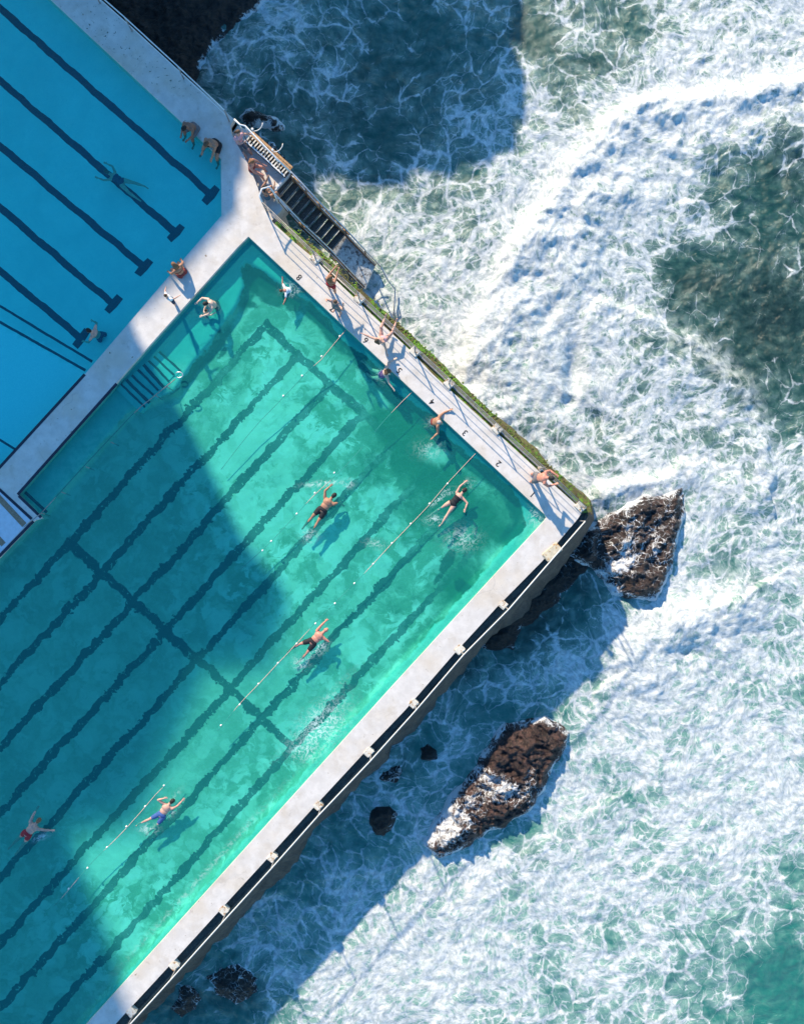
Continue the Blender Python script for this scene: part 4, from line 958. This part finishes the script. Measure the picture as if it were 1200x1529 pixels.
rope('longest pink lane rope with white floats nearest the long sea wall', [[(710, 676, .02), (668, 722, .02), (640, 755, .02), (585, 812, .02), (555, 844, .01), (520, 880, -.05)],
     [(520, 880, -.05), (471, 931, -.02), (443, 960, .02), (414, 990, .02), (385, 1024, .02), (355, 1056, .0), (325, 1090, -.06)], [(260, 1162, -.05), (233, 1187, .02), (200, 1222, .02), (170, 1256, .0), (131, 1297, -.03), (100, 1331, .02), (80, 1352, -.04)]],
     [(668, 722), (641, 752), (613, 782), (585, 811), (557, 842), (529, 871), (500, 901), (471, 931), (443, 961), (415, 990), (386, 1021), (358, 1052), (330, 1083), (245, 1173), (217, 1204), (189, 1234), (160, 1265), (131, 1296), (103, 1327)], 3)
# ------------------------------------------------------------------ people
def skin_mat(name, col):
    s = NT(name); p = s.pos(); n = s.noise(p, 9, 4, 0.6)
    c = s.mix(s.ramp(n, 0.35, 0.65), tuple(x * .86 for x in col), tuple(min(1, x * 1.12) for x in col))
    return s.end(s.pbr(c, 0.5, spec=0.4))
SK = {'tan': skin_mat('tan_skin', (0.40, 0.20, 0.125)), 'pink': skin_mat('fair_skin', (0.60, 0.34, 0.26)), 'pale': skin_mat('pale_skin', (0.66, 0.46, 0.36)), 'brown': skin_mat('brown_skin', (0.27, 0.13, 0.085)), 'red': skin_mat('sunburnt_skin', (0.58, 0.25, 0.18))}
def cloth(name, c): return simple(name, c, 0.8, 0.15, 25)
CL = {k: cloth(k + '_fabric', c) for k, c in {'black': (.012, .012, .016), 'navy': (.02, .03, .08), 'grey': (.16, .15, .16), 'blue': (.04, .10, .30), 'red': (.35, .02, .03), 'pinkish': (.62, .36, .40),
     'white': (.75, .76, .78), 'purple': (.16, .10, .24), 'darkred': (.20, .03, .03), 'teal': (.06, .12, .16)}.items()}
HR = {k: simple(k + '_hair', c, 0.7, 0.3, 40) for k, c in {'black': (.012, .010, .010), 'brown': (.10, .055, .03), 'auburn': (.22, .10, .045), 'grey': (.4, .36, .33)}.items()}
M['eye'] = simple('dark_eye', (.02, .02, .02), .3, .1, 20); M['lip'] = simple('lip', (.35, .12, .10), .5, .1, 20)

def capsule(bm, a, b, ra, rb, seg=12):
    a, b = Vector(a), Vector(b); d = b - a
    if d.length < 1e-5: d = Vector((0, 0, 1e-3))
    x = d.normalized(); q = x.to_track_quat('Z', 'Y'); L = d.length
    rings = []
    for (t, k) in ((-90, 0), (-60, 0), (-30, 0), (0, 0), (0, 1), (30, 1), (60, 1), (90, 1)):
        r = ra if k == 0 else rb; t = math.radians(t)
        z = (0 if k == 0 else L) + r * math.sin(t); rr = max(r * math.cos(t), 0)
        if abs(abs(math.degrees(t)) - 90) < 1: rings.append([bm.verts.new(a + q @ Vector((0, 0, z)))])
        else: rings.append([bm.verts.new(a + q @ Vector((rr * math.cos(u), rr * math.sin(u), z))) for u in [2 * math.pi * i / seg for i in range(seg)]])
    for r0, r1 in zip(rings[:-1], rings[1:]):
        if len(r0) == 1:
            for i in range(seg): bm.faces.new((r0[0], r1[(i + 1) % seg], r1[i]))
        elif len(r1) == 1:
            for i in range(seg): bm.faces.new((r0[i], r0[(i + 1) % seg], r1[0]))
        else:
            for i in range(seg): bm.faces.new((r0[i], r0[(i + 1) % seg], r1[(i + 1) % seg], r1[i]))
def ellip(bm, c, ax, rad):                  # ax: 3 unit vectors
    m = Matrix((ax[0], ax[1], ax[2])).transposed().to_4x4()
    bmesh.ops.create_icosphere(bm, subdivisions=3, radius=1, matrix=Matrix.Translation(c) @ m @ Matrix.Diagonal((*rad, 1)))
def remesh(name, bm, mat, parent, voxel, smooth=3):
    me = bpy.data.meshes.new(name); bmesh.ops.recalc_face_normals(bm, faces=bm.faces); bm.to_mesh(me); bm.free()
    o = link(bpy.data.objects.new(name, me))
    r = o.modifiers.new('r', 'REMESH'); r.mode = 'VOXEL'; r.voxel_size = voxel; r.use_smooth_shade = True
    s = o.modifiers.new('s', 'SMOOTH'); s.factor = 0.5; s.iterations = smooth
    dg = bpy.context.evaluated_depsgraph_get()
    m2 = bpy.data.meshes.new_from_object(o.evaluated_get(dg)); bpy.data.objects.remove(o); bpy.data.meshes.remove(me)
    m2.name = name; m2.materials.clear(); m2.materials.append(mat)
    m2.polygons.foreach_set('use_smooth', [True] * len(m2.polygons))
    return link(bpy.data.objects.new(name, m2), parent)
def nv(v): return Vector(v).normalized()

def person(label, loc, face, h=1.75, build=1.0, skin='tan', hair='black', hairlen=0, torso=(0, 0, 1), front=None, head=None, arms=None, legs=None,
           shorts=None, top=None, suit=None, pz=None, female=False, twist=0.0, group=None):
    """loc: world point of the pelvis; face: heading as an image direction (right, down).
    torso / front / head / limb vectors are in the body's own frame (forward, left, up)."""
    root = thing('person', label, 'person', loc, group)
    f = Vector((face[0], -face[1], 0)).normalized(); l = Vector((-f.y, f.x, 0)); u = Vector((0, 0, 1))
    D = lambda v: (f * v[0] + l * v[1] + u * v[2]).normalized()
    h = h * 1.04; s = h / 1.75; b = build * s * 1.12
    t = D(torso); n = D(front) if front else (f - t * f.dot(t)).normalized()
    n = (n - t * n.dot(t)).normalized(); left = t.cross(n)
    lh = (left * math.cos(twist) + n * math.sin(twist))
    pel = Vector((0, 0, 0)); wst = pel + t * 0.17 * s; chest = pel + t * 0.36 * s; neck = pel + t * 0.53 * s
    hd = D(head) if head else t
    hc = neck + (t * 0.35 + hd * 0.65).normalized() * 0.20 * s
    sw = (0.155 if female else 0.175) * b; hw = (0.095 if female else 0.088) * b
    bm = bmesh.new(); V = 0.0135
    ellip(bm, pel + t * 0.02, (left, n, t), (0.165 * b, 0.115 * b, 0.13 * s))
    ellip(bm, wst + t * 0.03, (left, n, t), ((0.125 if female else 0.145) * b, 0.095 * b, 0.17 * s))
    ellip(bm, chest + t * 0.02, (left, n, t), ((0.150 if female else 0.172) * b, 0.112 * b, 0.17 * s))
    ellip(bm, chest - n * 0.03 * b + t * 0.06, (left, n, t), (0.13 * b, 0.09 * b, 0.12 * s))
    if female:
        for sg in (1, -1): ellip(bm, chest + left * sg * 0.07 * b + n * 0.085 * b, (left, n, t), (0.055 * b, 0.05 * b, 0.055 * s))
    capsule(bm, neck - t * 0.07 * s + lh * -sw * .85, neck - t * 0.07 * s + lh * sw * .85, 0.055 * b, 0.055 * b)
    capsule(bm, neck - t * 0.06 * s, hc - hd * 0.05 * s, 0.062 * b, 0.055 * s)
    hn = (n - hd * n.dot(hd)).normalized(); hl = hd.cross(hn)
    ellip(bm, hc + hd * 0.025 * s, (hl, hn, hd), (0.076 * s, 0.094 * s, 0.105 * s))
    ellip(bm, hc - hd * 0.055 * s + hn * 0.035 * s, (hl, hn, hd), (0.052 * s, 0.055 * s, 0.055 * s))
    capsule(bm, hc + hn * 0.088 * s + hd * 0.01 * s, hc + hn * 0.106 * s - hd * 0.022 * s, 0.011 * s, 0.015 * s, 8)
    for sg in (1, -1): ellip(bm, hc + hl * sg * 0.078 * s, (hl, hn, hd), (0.012 * s, 0.022 * s, 0.033 * s))
    J = {}
    arms = arms or [((0.1, 0.2, -1), (0.2, 0.05, -1)), ((0.1, -0.2, -1), (0.2, -0.05, -1))]
    for (up_, fo), sg in zip(arms, (1, -1)):
        a = neck - t * 0.075 * s + lh * sg * sw; e = a + D(up_) * 0.28 * s; w_ = e + D(fo) * 0.25 * s
        capsule(bm, a, a.lerp(e, .6), 0.054 * b, 0.046 * b); capsule(bm, a.lerp(e, .55), e, 0.046 * b, 0.038 * b)
        capsule(bm, e, e.lerp(w_, .4), 0.038 * b, 0.040 * b); capsule(bm, e.lerp(w_, .4), w_, 0.040 * b, 0.025 * b)
        hdir = D(fo); side = hdir.cross(n if abs(hdir.dot(n)) < .8 else t).normalized()
        pm = w_ + hdir * 0.05 * s; pn = hdir.cross(side)
        ellip(bm, pm, (side, pn, hdir), (0.042 * s, 0.018 * s, 0.055 * s))
        for k, (o_, ln_) in enumerate(((-0.033, .062), (-0.011, .078), (0.012, .074), (0.034, .056))):
            b0 = pm + hdir * 0.035 * s + side * o_ * s; b1 = b0 + (hdir + side * o_ * 5) * ln_ * .55 * s; b2 = b1 + (hdir + pn * .35 + side * o_ * 4) * ln_ * .5 * s
            capsule(bm, b0, b1, 0.0105 * s, 0.0095 * s, 6); capsule(bm, b1, b2, 0.0095 * s, 0.0085 * s, 6)
        th = pm - hdir * 0.02 * s + side * 0.038 * s * sg
        capsule(bm, th, th + (side * sg + hdir * .8).normalized() * 0.055 * s, 0.013 * s, 0.010 * s, 6)
        J['arm%d' % sg] = (a, e, w_)
    legs = legs or [((0.05, 0.05, -1), (0, 0, -1), (1, .1, -.1)), ((0.05, -0.05, -1), (0, 0, -1), (1, -.1, -.1))]
    for (th_, sh_, ft_), sg in zip(legs, (1, -1)):
        a = pel - t * 0.03 * s + left * sg * hw; k = a + D(th_) * 0.43 * s; an = k + D(sh_) * 0.41 * s
        capsule(bm, a, k, 0.088 * b, 0.056 * b); capsule(bm, a, a.lerp(k, .5), 0.09 * b, 0.078 * b)
        capsule(bm, k, k.lerp(an, .35), 0.054 * b, 0.058 * b); capsule(bm, k.lerp(an, .35), an, 0.058 * b, 0.034 * b)
        fd = D(ft_); heel = an - fd * 0.03 * s + D(sh_) * 0.03 * s; toe = heel + fd * 0.20 * s
        capsule(bm, heel, toe, 0.036 * s, 0.028 * s); ball = heel + fd * 0.15 * s; sd = fd.cross(D(sh_)).normalized()
        capsule(bm, ball - sd * 0.022 * s, toe - sd * 0.02 * s, 0.028 * s, 0.022 * s); capsule(bm, ball + sd * 0.022 * s, toe + sd * 0.02 * s, 0.028 * s, 0.022 * s)
        J['leg%d' % sg] = (a, k, an)
    body = remesh('body', bm, SK[skin], root, V)
    body.data.materials.append(M['eye']); body.data.materials.append(M['lip'])
    ey = [hc + hn * 0.092 * s + hd * 0.022 * s + hl * sg * 0.03 * s for sg in (1, -1)]; mo_ = hc + hn * 0.088 * s - hd * 0.055 * s
    for pg in body.data.polygons:
        c = pg.center
        if (c - hc).length > 0.16: continue
        if min((c - e).length for e in ey) < 0.013 * s: pg.material_index = 1
        elif abs((c - mo_).dot(hd)) < 0.010 * s and abs((c - mo_).dot(hl)) < 0.026 * s and (c - mo_).length < .035 * s: pg.material_index = 2
    if hair:
        hb = bmesh.new()
        ellip(hb, hc + hd * 0.042 * s - hn * 0.020 * s, (hl, hn, hd), (0.090 * s, 0.098 * s, 0.105 * s))
        if hairlen:
            for j in range(5):
                o_ = (j - 2) * 0.028 * s
                p0 = hc + hd * 0.03 * s - hn * 0.07 * s + hl * o_; p1 = p0 - hd * 0.12 * s - hn * .03 * s + hl * o_ * .6; p2 = p1 - t * 0.10 * s * hairlen - n * 0.02 * s
                capsule(hb, p0, p1, 0.045 * s, 0.04 * s, 8); capsule(hb, p1, p2, 0.04 * s, 0.02 * s, 8)
        else: ellip(hb, hc - hd * 0.02 * s - hn * 0.045 * s, (hl, hn, hd), (0.074 * s, 0.06 * s, 0.08 * s))
        ho = remesh('hair', hb, HR[hair], root, 0.016, 1)
    def garment(name, mat, fn_):
        g_ = bmesh.new(); fn_(g_); return remesh(name, g_, mat, root, 0.018, 2)
    E = 0.014
    if shorts:
        col, ln_ = shorts
        def fn_(g_):
            ellip(g_, pel + t * 0.035 * s, (left, n, t), (0.165 * b + E, 0.115 * b + E, 0.115 * s))
            for sg in (1, -1):
                a, k, an = J['leg%d' % sg]; capsule(g_, a, a.lerp(k, ln_), 0.09 * b + E, 0.09 * b * (1 - .3 * ln_) + E)
        garment('swim_shorts', CL[col], fn_)
    if suit:
        def fn_(g_):
            ellip(g_, pel + t * 0.02, (left, n, t), (0.165 * b + E * .8, 0.115 * b + E * .8, 0.125 * s))
            ellip(g_, wst + t * 0.03, (left, n, t), (0.135 * b + E * .8, 0.095 * b + E * .8, 0.17 * s))
            ellip(g_, chest - t * .02, (left, n, t), (0.155 * b + E * .6, 0.112 * b + E * .6, 0.12 * s))
            for sg in (1, -1): capsule(g_, chest + left * sg * .06 * b + n * .09 * b, neck + left * sg * .075 * b - t * .02, .02, .02, 6); capsule(g_, neck + left * sg * .075 * b - t * .02, chest - n * .115 * b, .02, .02, 6)
        garment('swimsuit', CL[suit], fn_)
    if top:
        col, sl_ = top
        def fn_(g_):
            ellip(g_, chest + t * 0.0, (left, n, t), (0.172 * b + E, 0.115 * b + E, 0.20 * s)); ellip(g_, wst, (left, n, t), (0.15 * b + E, 0.10 * b + E, 0.18 * s))
            capsule(g_, neck - t * 0.08 * s + lh * -sw * .85, neck - t * 0.08 * s + lh * sw * .85, 0.055 * b + E, 0.055 * b + E)
            for sg in (1, -1):
                a, e, w_ = J['arm%d' % sg]; capsule(g_, a, a.lerp(e, sl_), 0.056 * b + E, 0.05 * b + E)
        garment('shirt', CL[col], fn_)
    if female and not suit and not top:
        def fn_(g_):
            for sg in (1, -1): ellip(g_, chest + left * sg * 0.07 * b + n * 0.092 * b, (left, n, t), (0.058 * b, 0.052 * b, 0.055 * s))
            for a_ in np.linspace(0, 2 * math.pi, 15)[:-1]:
                a2 = a_ + 2 * math.pi / 14; p_ = lambda q: chest + left * math.cos(q) * (0.158 * b) + n * math.sin(q) * (0.12 * b)
                capsule(g_, p_(a_), p_(a2), .018, .018, 6)
        garment('bikini_top', CL[shorts[0] if shorts else 'black'], fn_)
    return root
def at(px, py, z): return P(px, py, z)

def sit_legs(a=.12, d=-.08, sh=(.18, -.97)): return [((.96, a, d), (sh[0], a * .4, sh[1]), (.85, .1, -.45)), ((.96, -a, d), (sh[0], -a * .4, sh[1]), (.85, -.1, -.45))]
person('hunched dark haired man in grey shorts sitting on the shaded edge of the blue pool', at(291, 189, .10), (-.66, .75), 1.78, 1.08, 'brown', 'black', torso=(.50, 0, .85), head=(.85, .1, .5),
       arms=[((.5, .15, -.85), (.75, -.3, -.35)), ((.5, -.15, -.85), (.75, .3, -.35))], legs=sit_legs(.2), shorts=('grey', .75))
person('broad tanned man in black shorts sitting at the pool edge near the deck corner', at(323, 214, .10), (-.62, .78), 1.82, 1.15, 'tan', 'brown', torso=(.45, 0, .88), head=(.75, 0, .6),
       arms=[((.55, -.05, -.8), (.7, .1, -.5)), ((.5, -.1, -.85), (.75, .2, -.35))], legs=[((.85, -.45, -.08), (.4, -.2, -.9), (.85, 0, -.4)), ((.9, .42, -.08), (.3, .2, -.9), (.85, 0, -.4))][::-1], shorts=('black', .6))
person('long haired woman in grey shorts sitting with arms on the rail beside the timber bench', at(358, 214, -.12), (.62, .78), 1.66, .95, 'pink', 'brown', 1, torso=(-.15, .15, .97), head=(.2, .4, .9),
       arms=[((.45, .75, -.1), (.6, .5, .3)), ((.75, .1, -.5), (.3, .8, .2))], legs=sit_legs(.1, -.1, (.35, -.93)), shorts=('grey', .7), top=('pinkish', .2), female=True)
person('brown haired woman sitting on the curved deck edge above the white landing', at(376, 250, .02), (.80, .25), 1.66, 1.0, 'red', 'auburn', 1.6, torso=(.15, 0, .98), head=(.5, 0, .85),
       arms=[((.6, .2, -.7), (.8, -.1, -.3)), ((.6, -.25, -.7), (.8, .1, -.3))], legs=sit_legs(.12, -.05, (.2, -.97)), shorts=('darkred', .15), female=True)
person('dark haired woman raising a hand to her face on the landing beside the curved rail', at(397, 292, -.05), (.75, -.65), 1.68, 1.0, 'tan', 'black', 1, torso=(.12, 0, .99), head=(.35, 0, .9),
       arms=[((.85, .2, .15), (.5, .0, .8)), ((.8, -.1, -.3), (.6, .4, .5))], legs=sit_legs(.15, -.1, (.1, -.98)), shorts=('teal', .15), female=True)
person('swimmer in a dark blue swimsuit gliding under the shaded blue pool water', at(183, 272, -.30), (-.80, -.52), 1.70, 1.0, 'pink', 'brown', 0, torso=(1, 0, .06), front=(0, 0, -1), head=(1, 0, .15),
       arms=[((.75, .62, 0), (.98, .2, -.05)), ((.85, -.55, 0), (.98, .15, -.05))], legs=[((-.97, .25, -.05), (-1, .05, -.02), (-1, 0, 0)), ((-.96, -.35, -.05), (-.95, -.25, 0), (-1, 0, 0))], suit='navy', female=True)
person('tanned woman with brown hair sitting on the divider walkway edge, feet in the blue pool', at(272, 408, .10), (-.70, -.72), 1.70, 1.12, 'tan', 'auburn', 1.2, torso=(.22, 0, .97), head=(.6, 0, .8),
       arms=[((.35, .45, -.8), (.6, .1, -.5)), ((.35, -.45, -.8), (.6, -.1, -.5))], legs=sit_legs(.15, -.05), shorts=('darkred', .12), female=True)
person('child in a white shirt and dark shorts standing on the divider walkway', at(256, 447, .58), (.55, -.40), 1.22, .95, 'pink', 'brown', torso=(-.10, .12, .98), head=(.0, .2, .95),
       arms=[((.1, .7, -.5), (.4, .5, -.3)), ((.85, -.3, -.1), (.95, -.1, .0))], legs=[((.15, .1, -1), (-.15, 0, -1), (.9, .2, 0)), ((-.1, -.1, -1), (-.1, 0, -1), (.9, -.3, 0))], shorts=('navy', .7), top=('white', .5))
person('pale adult standing in the shallow water holding the hands of a child', at(323, 455, -.32), (-.85, .35), 1.72, 1.0, 'pale', 'black', torso=(.35, 0, .93), head=(.7, 0, .7),
       arms=[((.8, .5, -.25), (.8, -.1, -.1)), ((.75, -.55, -.25), (.75, .2, -.1))], legs=[((.1, .1, -1), (-.3, 0, -.95), (1, 0, 0)), ((-.2, -.1, -1), (-.5, 0, -.9), (1, 0, 0))], shorts=('black', .5))
person('dark haired child floating in the shallow water and holding an adult\'s hands', at(306, 470, -.42), (.75, -.35), 1.15, 1.0, 'pale', 'black', torso=(.35, 0, .93), head=(.3, 0, .95),
       arms=[((.85, .5, .3), (.9, .2, .2)), ((.85, -.5, .3), (.9, .0, .2))], legs=[((-.3, .1, -.9), (-.6, 0, -.7), (-.5, 0, -.8)), ((-.3, -.1, -.9), (-.6, 0, -.7), (-.5, 0, -.8))], shorts=('teal', .5))
person('person wading near the divider walkway with only head and shoulders out of the blue pool', at(150, 502, -.52), (-.85, -.35), 1.72, 1.05, 'pink', 'black', torso=(.30, 0, .95), head=(.5, 0, .85),
       arms=[((.3, .75, -.5), (.8, .1, -.4)), ((.3, -.75, -.5), (.8, -.1, -.4))], legs=[((.2, .2, -.9), (-.5, .1, -.8), (.5, 0, -.5)), ((-.2, -.2, -.9), (-.5, -.1, -.8), (.5, 0, -.5))], shorts=('navy', .5))
person('small child in a white rash shirt splashing beside lane number eight', at(436, 433, -.30), (-.85, .2), 1.15, 1.05, 'red', 'brown', torso=(.85, 0, .5), front=(.3, 0, -.9), head=(.8, 0, .6),
       arms=[((.3, .9, -.1), (.5, .7, 0)), ((.2, -.9, -.1), (-.2, -.9, .1))], legs=[((-.9, .2, -.3), (-.9, .1, -.1), (-1, 0, 0)), ((-.85, -.35, -.3), (-.9, -.1, -.2), (-1, 0, 0))], shorts=('navy', .5), top=('white', .6))
person('woman standing at the mossy rail with both arms stretched out over the water', at(494, 425, .86), (.45, -.88), 1.66, 1.02, 'tan', 'auburn', 1.2, torso=(.10, 0, .99), head=(.35, 0, .9),
       arms=[((.88, -.1, -.05), (.95, -.25, .15)), ((.9, .15, -.15), (.95, .2, .05))], legs=[((.02, .08, -1), (-.05, 0, -1), (1, .1, -.05)), ((-.05, -.08, -1), (-.05, 0, -1), (1, -.1, -.05))], shorts=('red', .12), female=True)
person('woman in a grey top standing behind another on the numbered deck with elbow raised', at(502, 458, .86), (-.55, .82), 1.62, 1.0, 'pink', 'brown', 0, torso=(-.05, 0, .99), head=(.1, 0, .98),
       arms=[((.25, .8, .45), (-.5, -.2, .85)), ((.3, -.75, .35), (.3, .4, .85))], legs=[((.05, .12, -1), (-.05, 0, -1), (1, .1, -.05)), ((.0, -.12, -1), (-.05, 0, -1), (1, -.1, -.05))], shorts=('grey', .5), top=('grey', .1), female=True)
person('woman stretching her legs up on the mossy rail with arms spread wide', at(572, 506, .42), (.42, -.90), 1.68, 1.0, 'pink', 'brown', 1, torso=(-.42, .12, .9), head=(-.1, .3, .95),
       arms=[((-.10, .99, -.1), (-.05, 1, .15)), ((-.55, -.55, -.6), (-.6, -.5, -.6))], legs=[((.85, .38, .35), (.95, .05, -.1), (.7, 0, .7)), ((.88, -.30, .35), (.95, .1, -.1), (.7, 0, .7))], suit='pinkish', female=True)
person('swimmer in a purple swimsuit resting at the pool wall beside lane number five', at(568, 560, -.30), (.80, -.12), 1.66, 1.0, 'pale', 'brown', 1, torso=(.55, 0, .83), front=(.8, 0, -.5), head=(.35, 0, .95),
       arms=[((.5, .75, .0), (.9, .3, .2)), ((.2, -.9, -.2), (.4, -.8, .0))], legs=[((-.75, .5, -.45), (-.6, .75, -.15), (-.6, .7, -.3)), ((-.8, .2, -.6), (-.5, .6, -.5), (-.6, .5, -.5))], suit='purple', female=True)
person('sunburnt swimmer in dark red trunks holding the pool wall beside lane number four', at(646, 630, -.30), (.78, .12), 1.75, 1.05, 'tan', 'grey', torso=(.45, 0, .88), front=(.8, 0, -.4), head=(-.1, -.3, .9),
       arms=[((.5, .6, -.4), (.85, .5, .3)), ((.2, -.8, -.5), (-.5, -.6, .1))], legs=[((-.5, .45, -.6), (-.7, .15, -.6), (-.9, 0, -.3)), ((-.4, -.2, -.8), (-.6, -.2, -.7), (-.9, 0, -.3))], shorts=('darkred', .35))
person('man leaning on the rail at the seaward corner beside lane number one', at(801, 713, .88), (.95, .10), 1.80, 1.08, 'red', 'black', torso=(.55, 0, .84), head=(.8, 0, .5),
       arms=[((.6, .3, -.65), (.85, -.5, .25)), ((.6, -.3, -.65), (.85, .4, .25))], legs=[((-.08, .10, -1), (-.12, 0, -1), (1, .1, 0)), ((-.15, -.10, -1), (-.05, 0, -1), (1, -.1, 0))], shorts=('grey', .6))
W_ = WZ - .015
person('tanned swimmer in black shorts with one long arm stretched forward in the green pool centre', at(481, 762, W_), (.60, -.80), 1.80, 1.08, 'tan', 'black', torso=(1, .0, .05), front=(0, .1, -1), head=(.98, -.15, .1), twist=.15,
       arms=[((.80, .52, .25), (.97, -.2, .1)), ((.75, -.5, -.4), (-.1, -.5, -.8))], legs=[((-.98, .14, -.12), (-1, .05, .0), (-1, 0, .0)), ((-.99, -.05, -.06), (-1, -.12, .0), (-1, 0, .0))], shorts=('black', .45))
person('woman in a black swimsuit swimming beside the longest lane rope', at(675, 752, W_), (.68, -.75), 1.70, .98, 'pink', 'black', torso=(1, 0, .05), front=(0, 0, -1), head=(1, 0, .1),
       arms=[((.9, .25, .15), (.98, -.12, .1)), ((-.1, -.95, .1), (-.9, -.35, .15))], legs=[((-.95, .28, -.1), (-.98, .25, .0), (-1, .1, 0)), ((-.99, -.1, -.05), (-.99, -.18, .02), (-1, 0, .0))], suit='black', female=True)
person('bald pink swimmer in black shorts swimming near the middle of the long sea wall', at(466, 959, W_), (.74, -.67), 1.76, 1.08, 'red', None, torso=(1, 0, .05), front=(0, 0, -1), head=(1, -.05, .12),
       arms=[((.95, .15, .2), (.98, .05, .1)), ((.2, -.85, -.2), (-.75, -.5, -.1))], legs=[((-.90, .42, -.1), (-.97, .2, .0), (-1, 0, 0)), ((-.98, -.15, -.1), (-.98, -.1, .0), (-1, 0, .0))], shorts=('black', .5))
person('swimmer in red trunks taking a stroke at the far left of the green pool', at(41, 1245, W_ + .01), (.66, -.75), 1.78, 1.05, 'pink', 'auburn', torso=(1, 0, .10), front=(0, 0, -1), head=(1, 0, .1),
       arms=[((.90, .35, -.1), (.95, .2, -.25)), ((.55, -.80, .1), (.65, -.75, .05))], legs=[((-.97, .1, -.3), (-1, .05, -.1), (-1, 0, 0)), ((-.97, -.12, -.25), (-1, -.05, -.2), (-1, 0, 0))], shorts=('red', .25))
person('swimmer in blue shorts lifting an elbow near the bright bottom end of the pool', at(241, 1217, W_), (.58, -.80), 1.76, 1.0, 'pink', 'black', torso=(1, 0, .08), front=(0, .1, -1), head=(.98, -.2, .12),
       arms=[((.1, .9, .35), (.75, -.6, .1)), ((.88, -.42, .05), (.98, -.1, .0))], legs=[((-.90, .45, -.08), (-.85, .5, .0), (-1, .3, 0)), ((-.99, .0, -.1), (-.95, .25, .0), (-1, 0, .0))], shorts=('blue', .6))
